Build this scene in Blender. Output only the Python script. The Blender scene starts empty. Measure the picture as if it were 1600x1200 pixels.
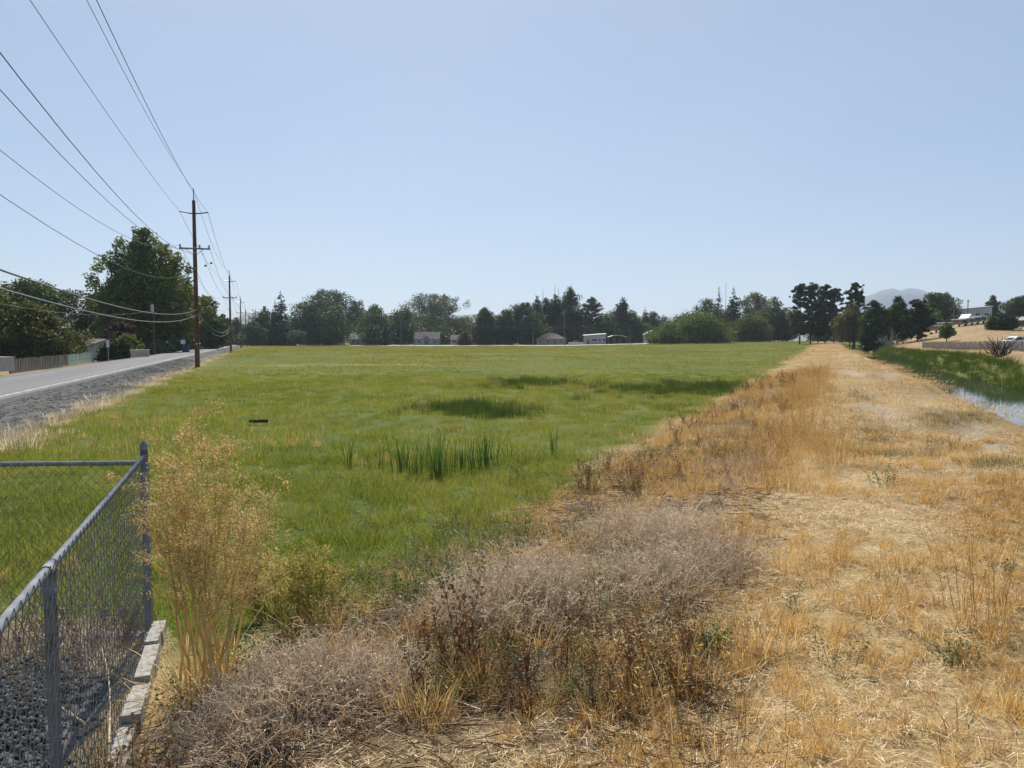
import bpy, math, random
import numpy as np
from mathutils import Vector, Matrix

# ------------------------------------------------------------------ camera, sky, sun, exposure
scene = bpy.context.scene
C = scene.collection
EYE = 2.2
F = 1190.0
PITCH = math.atan(69.0 / F)
cam_d = bpy.data.cameras.new('camera')
cam_d.sensor_width = 36.0
cam_d.lens = F / 1600.0 * 36.0
cam_d.clip_start = 0.05
cam_d.clip_end = 30000.0
cam = bpy.data.objects.new('camera', cam_d)
cam.location = (0, 0, EYE)
cam.rotation_euler = (math.pi / 2 - PITCH, 0, 0)
C.objects.link(cam)
scene.camera = cam

SUN_EL = math.radians(47.0)
SUN_AZ = math.radians(-9.0)          # measured from +Y (straight ahead) towards +X
world = bpy.data.worlds.new('World')
scene.world = world
world.use_nodes = True
wn = world.node_tree
wn.nodes.clear()
wo = wn.nodes.new('ShaderNodeOutputWorld')
wb = wn.nodes.new('ShaderNodeBackground')
ws = wn.nodes.new('ShaderNodeTexSky')
ws.sky_type = 'NISHITA'
ws.sun_disc = False
ws.sun_elevation = SUN_EL
ws.sun_rotation = SUN_AZ
ws.altitude = 1250.0
ws.air_density = 1.0
ws.dust_density = 1.6
ws.ozone_density = 2.0
wb.inputs['Strength'].default_value = 0.088
# smoke in the upper air: the clear sky mixed evenly with a pale blue veil, faintly uneven
wm = wn.nodes.new('ShaderNodeMix'); wm.data_type = 'RGBA'; wm.inputs[0].default_value = .55
wtc = wn.nodes.new('ShaderNodeTexCoord'); wmp = wn.nodes.new('ShaderNodeMapping'); wmp.inputs['Scale'].default_value = (1.0, 1.0, 3.2)
wno = wn.nodes.new('ShaderNodeTexNoise'); wno.inputs['Scale'].default_value = 2.2; wno.inputs['Detail'].default_value = 5
wcr = wn.nodes.new('ShaderNodeValToRGB')
wcr.color_ramp.elements[0].position = .30; wcr.color_ramp.elements[0].color = (3.35, 4.6, 6.2, 1)
wcr.color_ramp.elements[1].position = .75; wcr.color_ramp.elements[1].color = (4.25, 5.05, 6.05, 1)
wn.links.new(wtc.outputs['Generated'], wmp.inputs['Vector']); wn.links.new(wmp.outputs[0], wno.inputs['Vector']); wn.links.new(wno.outputs['Fac'], wcr.inputs['Fac'])
wn.links.new(ws.outputs['Color'], wm.inputs[6]); wn.links.new(wcr.outputs['Color'], wm.inputs[7])
wn.links.new(wm.outputs[2], wb.inputs['Color'])
wn.links.new(wb.outputs['Background'], wo.inputs['Surface'])

sun_d = bpy.data.lights.new('sun', 'SUN')
sun_d.energy = 5.0
sun_d.angle = math.radians(0.6)
sun_d.color = (1.0, 0.93, 0.82)
sun = bpy.data.objects.new('sun', sun_d)
sdir = Vector((math.sin(SUN_AZ) * math.cos(SUN_EL), math.cos(SUN_AZ) * math.cos(SUN_EL), math.sin(SUN_EL)))
sun.rotation_euler = sdir.to_track_quat('Z', 'Y').to_euler()
sun.location = (0, 0, 60)
C.objects.link(sun)

scene.view_settings.view_transform = 'Standard'
scene.view_settings.look = 'None'
scene.view_settings.exposure = 0.4
scene.view_settings.gamma = 1.0
scene.view_settings.use_curve_mapping = False
scene.cycles.max_bounces = 4
scene.cycles.diffuse_bounces = 2
scene.cycles.glossy_bounces = 2
scene.cycles.transmission_bounces = 4
scene.cycles.volume_bounces = 0
scene.cycles.transparent_max_bounces = 4
scene.cycles.caustics_reflective = False
scene.cycles.caustics_refractive = False
scene.cycles.use_denoising = True
scene.cycles.denoiser = 'OPENIMAGEDENOISE'
scene.cycles.use_adaptive_sampling = True
scene.cycles.adaptive_threshold = 0.025

rnd = random.Random(7)
rng = np.random.default_rng(11)

# ------------------------------------------------------------------ projection helpers (photo pixel -> place)
CP, SP = math.cos(PITCH), math.sin(PITCH)
def P(px, py, Y):
    a, b = (px - 800) / F, (600 - py) / F
    t = Y / (b * SP + CP)
    return Vector((a * t, Y, EYE + t * (b * CP - SP)))
def G(px, py, z=0.0):
    a, b = (px - 800) / F, (600 - py) / F
    t = (z - EYE) / (b * CP - SP)
    return Vector((a * t, t * (b * SP + CP), z))

# ------------------------------------------------------------------ terrain
BS = 0.41          # the canal bank runs along X = u + BS*Y
RS = 0.3307        # the road runs along X = w - RS*Y
def sst(a, b, x):
    t = np.clip((np.asarray(x, float) - a) / (b - a), 0, 1)
    return t * t * (3 - 2 * t)
def _hash(ix, iy, seed):
    h = (ix.astype(np.int64) * 374761393 + iy.astype(np.int64) * 668265263 + seed * 974711) & 0x7fffffff
    h = ((h ^ (h >> 13)) * 1274126177) & 0x7fffffff
    return ((h ^ (h >> 16)) & 0xffff) / 65535.0
def vn(x, y, s, seed=0):
    x = np.asarray(x, float) / s; y = np.asarray(y, float) / s
    ix, iy = np.floor(x), np.floor(y)
    fx, fy = x - ix, y - iy
    fx = fx * fx * (3 - 2 * fx); fy = fy * fy * (3 - 2 * fy)
    a = _hash(ix, iy, seed); b = _hash(ix + 1, iy, seed); c = _hash(ix, iy + 1, seed); d = _hash(ix + 1, iy + 1, seed)
    return (a * (1 - fx) + b * fx) * (1 - fy) + (c * (1 - fx) + d * fx) * fy
BU = [-1e5, -4.6, -3.2, -1.4, 0, 1.5, 3.2, 4.15, 5.2, 6.4, 9.0, 10.0, 10.9, 11.8, 22, 1e5]
BZ = [0, 0, .08, .34, .55, .62, .60, .44, -.36, -.9, -.9, -.34, .42, .58, .5, .5]
def ucoord(X, Y):
    u = X - BS * Y
    return np.where(u < 0, u + 1.3 * sst(14, 4, Y) * sst(0, -2.5, u), u)
def terrain(X, Y):
    X = np.asarray(X, float); Y = np.asarray(Y, float)
    u = ucoord(X, Y)
    w = X + RS * Y
    fade = sst(235, 175, Y)
    z = np.interp(u, BU, BZ) * fade
    onbank = sst(-4, -1, u) * sst(4.8, 3.2, u)
    z = z + onbank * ((vn(X, Y, 1.7, 3) - .5) * .26 + (vn(u * 1.6, Y, 4.2, 5) - .5) * .42 + (vn(X, Y, .5, 8) - .5) * .06) * sst(200, 60, Y)
    track = np.exp(-((u - 1.35) / .28) ** 2) + np.exp(-((u - 2.75) / .28) ** 2)
    z = z - track * .06 * fade
    field = sst(-2.5, -4.5, u) * sst(-6.2, -4.0, w)
    z = z + field * ((vn(X, Y, 2.3, 9) - .5) * .06 + (vn(X, Y, 9, 12) - .5) * .10) * sst(240, 100, Y)
    a = X / np.maximum(Y, 1.0)
    z = z + 1.7 * sst(0.02, 0.38, a) * sst(120, 270, Y)
    far = sst(600, 300, Y) + .35 * sst(300, 600, Y)
    z = z + 6.6 * sst(0.47, 0.62, a) * sst(85, 225, Y) * far + .55 * sst(0.5, .64, a) * sst(35, 70, Y)
    z = z - .12 * sst(-4.9, -6.2, w) * sst(20, 5, np.abs(w + 10)) - .35 * sst(-14.2, -16.5, w) * sst(-120, -40, w) * sst(400, 200, Y)
    return z
def vcoord(X, Y):
    """like u, but -3.4 .. -1.2 always spans the weedy slope between field and bank, wider near the camera"""
    u = X - BS * Y
    eL = -3.3 + 0 * Y; eR = -1.2 + .75 * sst(9, 4, Y)
    return np.where(u < eL, u - eL - 3.4, np.where(u > eR, u - eR - 1.2, -3.4 + (u - eL) / (eR - eL) * 2.2))
def tz(x, y):
    return float(terrain(np.array([x]), np.array([y]))[0])

# ------------------------------------------------------------------ materials
MATS = {}
def new_mat(name):
    m = bpy.data.materials.new(name); m.use_nodes = True
    nt = m.node_tree; nt.nodes.clear()
    MATS[name] = m
    return m, nt
def N(nt, t, **kw):
    n = nt.nodes.new(t)
    for k, v in kw.items():
        if k in n.inputs: n.inputs[k].default_value = v
        else: setattr(n, k, v)
    return n
def ramp(nt, fac, stops, interp='LINEAR'):
    r = nt.nodes.new('ShaderNodeValToRGB')
    r.color_ramp.interpolation = interp
    el = r.color_ramp.elements
    while len(el) < len(stops): el.new(0.5)
    for e, (p, c) in zip(el, stops):
        e.position = p; e.color = (*c, 1) if len(c) == 3 else c
    nt.links.new(fac, r.inputs['Fac'])
    return r.outputs['Color']
def mixc(nt, fac, a, b, blend='MIX'):
    m = nt.nodes.new('ShaderNodeMix'); m.data_type = 'RGBA'; m.blend_type = blend
    for s, v in ((m.inputs[0], fac), (m.inputs[6], a), (m.inputs[7], b)):
        if isinstance(v, (int, float)): s.default_value = v
        elif isinstance(v, tuple): s.default_value = (*v, 1)
        else: nt.links.new(v, s)
    return m.outputs[2]
def noise(nt, scale, detail=3, rough=.55, coord=None):
    n = N(nt, 'ShaderNodeTexNoise'); n.inputs['Scale'].default_value = scale
    n.inputs['Detail'].default_value = detail; n.inputs['Roughness'].default_value = rough
    if coord is not None: nt.links.new(coord, n.inputs['Vector'])
    return n.outputs['Fac']
def wpos(nt):
    return nt.nodes.new('ShaderNodeNewGeometry').outputs['Position']
def math_n(nt, op, a, b=None, clamp=False):
    m = nt.nodes.new('ShaderNodeMath'); m.operation = op; m.use_clamp = clamp
    for i, v in enumerate((a, b)):
        if v is None: continue
        if isinstance(v, (int, float)): m.inputs[i].default_value = v
        else: nt.links.new(v, m.inputs[i])
    return m.outputs[0]
def surf(name, col, rough=.8, var=.18, nscale=3.0, metallic=0.0, bump=0.0, spec=.3, stretch=None):
    m, nt = new_mat(name)
    o = N(nt, 'ShaderNodeOutputMaterial'); b = N(nt, 'ShaderNodeBsdfPrincipled')
    b.inputs['Roughness'].default_value = rough; b.inputs['Metallic'].default_value = metallic
    b.inputs['Specular IOR Level'].default_value = spec
    tc = N(nt, 'ShaderNodeTexCoord'); co = tc.outputs['Object']
    if stretch:
        mp = N(nt, 'ShaderNodeMapping'); mp.inputs['Scale'].default_value = stretch
        nt.links.new(co, mp.inputs['Vector']); co = mp.outputs['Vector']
    f = noise(nt, nscale, 5, .6, co)
    lo = tuple(max(0, c * (1 - var * 2)) for c in col); hi = tuple(min(1, c * (1 + var * 1.6)) for c in col)
    nt.links.new(ramp(nt, f, [(.28, lo), (.72, hi)]), b.inputs['Base Color'])
    if bump:
        bp = N(nt, 'ShaderNodeBump'); bp.inputs['Strength'].default_value = bump; bp.inputs['Distance'].default_value = .02
        nt.links.new(f, bp.inputs['Height']); nt.links.new(bp.outputs['Normal'], b.inputs['Normal'])
    nt.links.new(b.outputs[0], o.inputs['Surface'])
    return m
def leafmat(name, cols, trans=.35, nscale=.35, rough=.6, isl=.5, spec=.25, tcol=None, patchcol=None):
    """foliage: colour varies by position in the crown / field and from leaf to leaf"""
    m, nt = new_mat(name)
    o = N(nt, 'ShaderNodeOutputMaterial')
    g = nt.nodes.new('ShaderNodeNewGeometry')
    f = noise(nt, nscale, 3, .6, g.outputs['Position'])
    oi = nt.nodes.new('ShaderNodeObjectInfo')
    v = math_n(nt, 'ADD', math_n(nt, 'MULTIPLY', math_n(nt, 'SUBTRACT', g.outputs['Random Per Island'], .5), isl), f)
    v = math_n(nt, 'ADD', v, math_n(nt, 'MULTIPLY', math_n(nt, 'SUBTRACT', oi.outputs['Random'], .5), .22))
    n = len(cols)
    col = ramp(nt, v, [(.22 + .56 * i / max(1, n - 1), c) for i, c in enumerate(cols)])
    if patchcol:
        pn = noise(nt, .042, 4, .62, g.outputs['Position'])
        col = mixc(nt, math_n(nt, 'MULTIPLY', ramp(nt, pn, [(.50, (0, 0, 0)), (.66, (1, 1, 1))]), .75), col, patchcol)
    b = N(nt, 'ShaderNodeBsdfPrincipled'); b.inputs['Roughness'].default_value = rough
    b.inputs['Specular IOR Level'].default_value = spec
    nt.links.new(col, b.inputs['Base Color'])
    t = N(nt, 'ShaderNodeBsdfTranslucent')
    nt.links.new(mixc(nt, 1.0, col, tcol or (1.25, 1.2, .6), 'MULTIPLY'), t.inputs['Color'])
    mx = N(nt, 'ShaderNodeMixShader'); mx.inputs[0].default_value = trans
    nt.links.new(b.outputs[0], mx.inputs[1]); nt.links.new(t.outputs[0], mx.inputs[2])
    nt.links.new(mx.outputs[0], o.inputs['Surface'])
    return m

leafmat('grass', [(.085, .125, .022), (.165, .210, .038), (.245, .270, .060), (.310, .270, .110)], .50, .16, isl=.55, spec=.14, patchcol=(.24, .195, .075))
leafmat('grass_far', [(.125, .150, .026), (.185, .205, .036), (.240, .240, .052), (.26, .215, .070)], .48, .055, isl=.30, spec=.08, patchcol=(.25, .20, .075))
leafmat('rush', [(.040, .075, .020), (.065, .105, .027), (.095, .13, .035)], .30, .6)
leafmat('clover', [(.085, .14, .025), (.14, .20, .04)], .4, .5)
leafmat('reed', [(.040, .075, .016), (.070, .110, .022), (.115, .14, .034)], .3, .4)
leafmat('cattail_leaf', [(.026, .070, .020), (.045, .105, .028), (.075, .135, .035)], .3, 1.5)
leafmat('straw', [(.38, .215, .07), (.57, .37, .145), (.70, .52, .255), (.76, .61, .35)], .34, .6, tcol=(1.1, 1.0, .8), isl=.7)
leafmat('straw_pale', [(.58, .44, .25), (.72, .59, .37), (.82, .72, .50)], .2, .9, tcol=(1.1, 1, .9), isl=.6)
leafmat('gold', [(.40, .23, .065), (.58, .37, .125), (.70, .50, .21)], .38, .9, tcol=(1.1, 1, .8), isl=.7)
leafmat('pinkgrey', [(.52, .43, .345), (.73, .63, .515), (.88, .79, .665)], .55, 1.2, tcol=(1.06, 1, .9), isl=.9)
leafmat('weed_straw', [(.50, .34, .13), (.65, .48, .21), (.76, .61, .33)], .38, .9, tcol=(1.1, 1.02, .8), isl=.7)
leafmat('deadbrown', [(.09, .045, .02), (.19, .10, .045), (.31, .185, .085)], .2, 2.0, tcol=(1.1, 1, .8))
leafmat('greygreen', [(.10, .12, .07), (.16, .18, .11), (.22, .23, .15)], .25, 1.0)
leafmat('drygreen', [(.25, .24, .06), (.40, .35, .10), (.55, .43, .16)], .35, 1.6, tcol=(1.1, 1.05, .75), isl=.7)
leafmat('leaf_dark', [(0.023, 0.044, 0.013), (0.044, 0.075, 0.018), (0.078, 0.111, 0.026)], .25, .22)
leafmat('leaf_mid', [(0.034, 0.062, 0.016), (0.062, 0.104, 0.023), (0.107, 0.146, 0.034)], .3, .22)
leafmat('leaf_light', [(0.052, 0.086, 0.021), (0.092, 0.132, 0.028), (0.149, 0.178, 0.040)], .35, .25)
leafmat('leaf_olive', [(0.048, 0.060, 0.018), (0.092, 0.101, 0.025), (0.149, 0.144, 0.039)], .3, .25)
leafmat('leaf_silver', [(.06, .08, .05), (.10, .125, .08), (.15, .17, .11)], .3, .25)
leafmat('needle', [(0.018, 0.035, 0.018), (0.033, 0.057, 0.027), (0.060, 0.088, 0.040)], .12, .3)
leafmat('needle_pine', [(0.021, 0.034, 0.013), (0.039, 0.057, 0.021), (0.072, 0.088, 0.031)], .15, .3)
leafmat('leaf_purple', [(.03, .012, .016), (.06, .022, .028), (.085, .035, .035)], .3, .3)
leafmat('leaf_rust', [(.07, .03, .018), (.11, .05, .03), (.14, .075, .04)], .3, .3)
surf('bark', (.075, .055, .04), .95, .3, 6, bump=.5, stretch=(1, 1, .25))
surf('bark_grey', (.20, .18, .16), .95, .25, 6, bump=.4, stretch=(1, 1, .25))
surf('deadwood', (.40, .36, .32), .9, .25, 8)
surf('pole_wood', (.115, .058, .034), .9, .35, 5, bump=.5, stretch=(3, 3, .12))
surf('pole_grey', (.17, .14, .12), .9, .3, 5, stretch=(3, 3, .12))
surf('insulator', (.16, .15, .15), .3, .15, 5, spec=.6)
surf('galvanised', (.20, .22, .245), .8, .2, 14, metallic=.15)
surf('galv_dull', (.24, .265, .29), .6, .2, 20, metallic=.4)
surf('chain_wire', (.24, .265, .28), .6, .15, 20, metallic=.4)
surf('wire', (.05, .05, .055), .5, .1, 4, metallic=.5)
surf('cable', (.10, .10, .11), .4, .1, 4)
surf('plank_grey', (.33, .31, .285), .92, .28, 9, bump=.6, stretch=(2.5, 2.5, .35))
surf('fence_wood', (.135, .122, .112), .95, .3, 4, stretch=(2, 2, .3))
surf('fence_green', (.34, .42, .38), .8, .15, 3)
surf('white_paint', (.74, .74, .72), .6, .06, 2)
surf('cream_paint', (.42, .385, .33), .7, .08, 2)
surf('grey_siding', (.19, .195, .21), .8, .1, 2)
surf('pale_siding', (.40, .41, .43), .8, .08, 2)
surf('off_white', (.36, .355, .345), .8, .08, 2)
surf('stone_grey', (.17, .168, .164), .95, .5, 30, spec=.08)
surf('tan_siding', (.25, .205, .165), .8, .1, 2)
surf('brown_siding', (.17, .12, .09), .8, .15, 2)
surf('teal_siding', (.27, .34, .33), .8, .1, 2)
surf('shingle', (.115, .107, .103), .95, .2, 2.5, bump=.3)
surf('shingle_brown', (.14, .11, .095), .95, .2, 2.5, bump=.3)
surf('metal_roof', (.33, .335, .335), .6, .08, 1.5, metallic=.1)
surf('metal_roof_green', (.45, .52, .42), .45, .06, 1.5, metallic=.2)
surf('brick_red', (.07, .045, .04), .95, .2, 6)
surf('glass_dark', (.025, .03, .035), .08, .1, 2, spec=.6)
surf('car_white', (.72, .72, .71), .25, .03, 1, spec=.6)
surf('car_silver', (.48, .49, .50), .3, .04, 1, metallic=.4, spec=.6)
surf('car_dark', (.06, .065, .075), .25, .05, 1, spec=.6)
surf('tyre', (.02, .02, .02), .9, .1, 5)
surf('chrome', (.6, .6, .6), .25, .05, 2, metallic=.9)
surf('lamp_red', (.30, .02, .02), .3, .05, 2)
surf('lamp_clear', (.7, .7, .68), .2, .05, 2)
surf('bin_blue', (.035, .055, .10), .5, .1, 3)
surf('sign_back', (.50, .51, .52), .5, .08, 3, metallic=.4)
surf('black_plastic', (.02, .02, .022), .6, .1, 8)
surf('stone', (.105, .104, .103), .95, .55, 30, spec=.08)

# ------------------------------------------------------------------ mesh helpers
def tag(o, label=None, cat=None, group=None, kind=None):
    if label: o['label'] = label
    if cat: o['category'] = cat
    if group: o['group'] = group
    if kind: o['kind'] = kind
    return o
def np_mesh(name, verts, polys, smooth=False):
    """polys: list of int arrays, each (n, k)"""
    me = bpy.data.meshes.new(name)
    verts = np.ascontiguousarray(verts, np.float32)
    me.vertices.add(len(verts)); me.vertices.foreach_set('co', verts.ravel())
    loops = np.concatenate([p.ravel() for p in polys]).astype(np.int32)
    tot = np.concatenate([np.full(len(p), p.shape[1]) for p in polys]).astype(np.int32)
    start = np.concatenate([[0], np.cumsum(tot)[:-1]]).astype(np.int32)
    me.loops.add(len(loops)); me.loops.foreach_set('vertex_index', loops)
    me.polygons.add(len(tot)); me.polygons.foreach_set('loop_start', start)
    if smooth: me.polygons.foreach_set('use_smooth', np.ones(len(tot), bool))
    me.update(calc_edges=True)
    return me
def link(name, me, mat=None, parent=None, loc=None, rotz=None):
    o = bpy.data.objects.new(name, me); C.objects.link(o)
    if mat is not None and me is not None and not me.materials:
        me.materials.append(MATS[mat] if isinstance(mat, str) else mat)
    if parent is not None: o.parent = parent
    if loc is not None: o.location = loc
    if rotz is not None: o.rotation_euler = (0, 0, rotz)
    return o
def empty(name, loc=(0, 0, 0), rotz=0):
    o = bpy.data.objects.new(name, None); C.objects.link(o)
    o.location = loc; o.rotation_euler = (0, 0, rotz); o.empty_display_size = .2
    return o
class MB:
    def __init__(s): s.v = []; s.f = []
    def face(s, pts):
        n = len(s.v); s.v += [tuple(p) for p in pts]; s.f.append(tuple(range(n, n + len(pts)))); return s
    def box(s, c, d, rz=0, rx=0, ry=0):
        n = len(s.v); R = Matrix.Rotation(rz, 3, 'Z') @ Matrix.Rotation(ry, 3, 'Y') @ Matrix.Rotation(rx, 3, 'X')
        for sx in (-1, 1):
            for sy in (-1, 1):
                for sz in (-1, 1):
                    s.v.append(tuple(Vector(c) + R @ Vector((sx * d[0] / 2, sy * d[1] / 2, sz * d[2] / 2))))
        for q in ((0, 1, 3, 2), (4, 6, 7, 5), (0, 4, 5, 1), (2, 3, 7, 6), (0, 2, 6, 4), (1, 5, 7, 3)):
            s.f.append(tuple(n + i for i in q))
        return s
    def tube(s, pts, rad, k=6, cap=True):
        pts = [Vector(p) for p in pts]
        if not hasattr(rad, '__len__'): rad = [rad] * len(pts)
        n0 = len(s.v)
        d0 = (pts[-1] - pts[0])
        ref = Vector((0, 0, 1)) if abs(d0.normalized().z) < .9 else Vector((1, 0, 0))
        for i, p in enumerate(pts):
            d = (pts[min(i + 1, len(pts) - 1)] - pts[max(i - 1, 0)])
            if d.length < 1e-9: d = d0
            d.normalize(); a = d.cross(ref)
            if a.length < 1e-4: a = Vector((1, 0, 0))
            a.normalize(); b = d.cross(a)
            for j in range(k):
                t = 2 * math.pi * j / k
                s.v.append(tuple(p + (a * math.cos(t) + b * math.sin(t)) * rad[i]))
        for i in range(len(pts) - 1):
            for j in range(k):
                s.f.append((n0 + i * k + j, n0 + i * k + (j + 1) % k, n0 + (i + 1) * k + (j + 1) % k, n0 + (i + 1) * k + j))
        if cap:
            s.f.append(tuple(n0 + j for j in range(k)))
            m = n0 + (len(pts) - 1) * k
            s.f.append(tuple(m + j for j in range(k - 1, -1, -1)))
        return s
    def prism(s, prof, y0, y1):
        """profile in (x, z), extruded along y"""
        n = len(s.v); k = len(prof)
        s.v += [(x, y0, z) for x, z in prof] + [(x, y1, z) for x, z in prof]
        s.f.append(tuple(range(n, n + k))); s.f.append(tuple(range(n + 2 * k - 1, n + k - 1, -1)))
        for j in range(k):
            a, b = n + j, n + (j + 1) % k
            s.f.append((a, a + k, b + k, b))
        return s
    def mesh(s, name):
        me = bpy.data.meshes.new(name); me.from_pydata(s.v, [], s.f); me.update(); return me
    def build(s, name, mat, parent=None, loc=None, rotz=None, smooth=False):
        me = s.mesh(name)
        if smooth: me.polygons.foreach_set('use_smooth', np.ones(len(me.polygons), bool))
        return link(name, me, mat, parent, loc, rotz)
def copy_tree(o, parent=None):
    c = o.copy(); C.objects.link(c); c.parent = parent
    for ch in list(o.children): copy_tree(ch, c)
    return c
def unit(r, n):
    v = r.normal(size=(n, 3)); return v / np.linalg.norm(v, axis=1)[:, None]
def leaf_quads(c, size, r, flat=0.0, droop=0.0, asp=.55):
    """diamond leaves at points c; flat pushes the leaf plane towards the horizontal"""
    n = len(c)
    a = unit(r, n); a[:, 2] *= (1 - flat); a[:, 2] -= droop
    a /= np.linalg.norm(a, axis=1)[:, None]
    q = unit(r, n); q[:, 2] *= (1 - flat)
    b = np.cross(a, np.cross(a, q)); b /= np.maximum(np.linalg.norm(b, axis=1)[:, None], 1e-6)
    s = np.asarray(size).reshape(-1, 1) * np.ones((n, 1))
    v = np.empty((n, 4, 3))
    v[:, 0] = c - a * s; v[:, 1] = c - b * s * asp; v[:, 2] = c + a * s; v[:, 3] = c + b * s * asp
    return v.reshape(-1, 3), np.arange(4 * n).reshape(n, 4)

# ------------------------------------------------------------------ the ground sheet
def growing(a, step, g, end):
    out = [a]; s = step
    while out[-1] < end:
        out.append(out[-1] + s); s *= g
    return out
ys = [-35, -22, -14, -9, -6, -4, -2.5, -1.2] + growing(0, .16, 1.024, 330)
ys += growing(ys[-1] + 9, 10, 1.12, 4700)
us = growing(13.2, .35, 1.05, 400)
us += growing(us[-1] + 20, 25, 1.2, 4200)
ul = growing(6.2, .28, 1.03, 160)
ul += growing(ul[-1] + 6, 8, 1.14, 5200)
us = [-x for x in reversed(ul)] + list(np.arange(-6, 13.05, .2)) + us
ys, us = np.array(ys), np.array(us)
YY, UU = np.meshgrid(ys, us, indexing='ij')
XX = UU + BS * np.minimum(YY, 900)
ZZ = terrain(XX, YY)
ny, nu = YY.shape
idx = np.arange(ny * nu).reshape(ny, nu)
quads = np.stack([idx[:-1, :-1], idx[:-1, 1:], idx[1:, 1:], idx[1:, :-1]], -1).reshape(-1, 4)
gme = np_mesh('ground', np.stack([XX, YY, ZZ], -1).reshape(-1, 3), [quads], True)

def dry_mask(X, Y):
    """1 on the straw-coloured canal bank and the dry land beyond the canal, 0 in the green field"""
    u = vcoord(X, Y)
    jag = (vn(X, Y, 1.3, 21) - .5) * 1.1 + (vn(X, Y, 4.5, 22) - .5) * 1.5 + .2
    d = sst(-3.9, -3.2, u + jag)
    d = np.maximum(d, sst(5.3, 4.5, Y) * (u > -9))
    d = d * (1 - .92 * sst(4.3, 4.8, u) * sst(11.9 , 11.3, u + jag * .3))
    return d
def dirt_mask(X, Y):
    u = ucoord(X, Y)
    j = (vn(X, Y, .8, 31) - .5) * .5
    return (np.exp(-((u - 1.35 + j) / .34) ** 2) + np.exp(-((u - 2.75 + j) / .36) ** 2)) * sst(.35, .7, vn(X, Y, 3.1, 33) + .18) * sst(7.5, 11.5, Y)
def add_attr(me, name, arr):
    at = me.attributes.new(name, 'FLOAT', 'POINT'); at.data.foreach_set('value', np.ascontiguousarray(arr, np.float32).ravel())
wc = XX + RS * YY
dryv = dry_mask(XX, YY)
dryv = np.maximum(dryv, .85 * sst(-15.5, -17, wc) * (vn(XX, YY, 7, 41) > .45))
dryv = np.maximum(dryv, .8 * sst(268, 276, YY) * sst(360, 300, YY))
dryv = np.maximum(dryv, sst(-5.2, -5.9, wc + (vn(XX, YY, 1.1, 44) - .5) * .8) * sst(-16, -15, wc))
pale = np.exp(-((YY - 66 - .18 * (XX + 14)) / 1.3) ** 2) * sst(-23, -19, XX) * sst(-6, -9, XX)
add_attr(gme, 'dry', dryv)
add_attr(gme, 'dirt', np.maximum(dirt_mask(XX, YY), .55 * sst(12.5, 16, ucoord(XX, YY))))
add_attr(gme, 'pale', pale)
_u = vcoord(XX, YY)
add_attr(gme, 'litter', sst(-3.9, -3.1, _u) * sst(-.9, -1.5, _u + (vn(XX, YY, 1.2, 23) - .5) * .9) * sst(60, 20, YY) * (.45 + .55 * sst(.3, .55, vn(XX, YY, .9, 24))))
m, nt = new_mat('ground_soil_and_turf')
o_ = N(nt, 'ShaderNodeOutputMaterial'); b_ = N(nt, 'ShaderNodeBsdfPrincipled'); b_.inputs['Roughness'].default_value = .95
b_.inputs['Specular IOR Level'].default_value = .1
pos = wpos(nt)
def attr(nm): return N(nt, 'ShaderNodeAttribute', attribute_name=nm).outputs['Fac']
big = noise(nt, .055, 4, .6, pos); med = noise(nt, .6, 4, .65, pos); fine = noise(nt, 9, 4, .7, pos); vfine = noise(nt, 45, 3, .7, pos)
green = ramp(nt, big, [(.30, (.070, .105, .014)), (.45, (.105, .140, .020)), (.58, (.145, .165, .030)), (.72, (.165, .140, .045))])
green = mixc(nt, .45, green, ramp(nt, fine, [(.3, (.040, .065, .010)), (.7, (.15, .165, .034))]))
green = mixc(nt, attr('pale'), green, (.26, .26, .085))
straw = ramp(nt, med, [(.28, (.16, .10, .045)), (.5, (.32, .22, .10)), (.72, (.50, .37, .19))])
straw = mixc(nt, .5, straw, ramp(nt, fine, [(.32, (.14, .09, .05)), (.62, (.50, .37, .19))]))
dirt = ramp(nt, fine, [(.3, (.28, .235, .19)), (.7, (.48, .41, .33))])
colr = mixc(nt, math_n(nt, 'MULTIPLY', attr('dirt'), .75, True), straw, dirt)
soil = ramp(nt, fine, [(.3, (.035, .028, .024)), (.55, (.085, .065, .05)), (.75, (.20, .15, .11))])
colr = mixc(nt, math_n(nt, 'MULTIPLY', attr('litter'), .9, True), colr, soil)
colr = mixc(nt, attr('dry'), green, colr)
colr = mixc(nt, .35, colr, ramp(nt, vfine, [(.3, (.35, .35, .35)), (.7, (1, 1, 1))]), 'MULTIPLY')
nt.links.new(colr, b_.inputs['Base Color'])
bp = N(nt, 'ShaderNodeBump'); bp.inputs['Strength'].default_value = .7; bp.inputs['Distance'].default_value = .03
nt.links.new(math_n(nt, 'ADD', fine, vfine), bp.inputs['Height']); nt.links.new(bp.outputs['Normal'], b_.inputs['Normal'])
nt.links.new(b_.outputs[0], o_.inputs['Surface'])
ground = link('ground', gme, m); tag(ground, 'green field, straw coloured canal bank and dry land', kind='structure')

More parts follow.
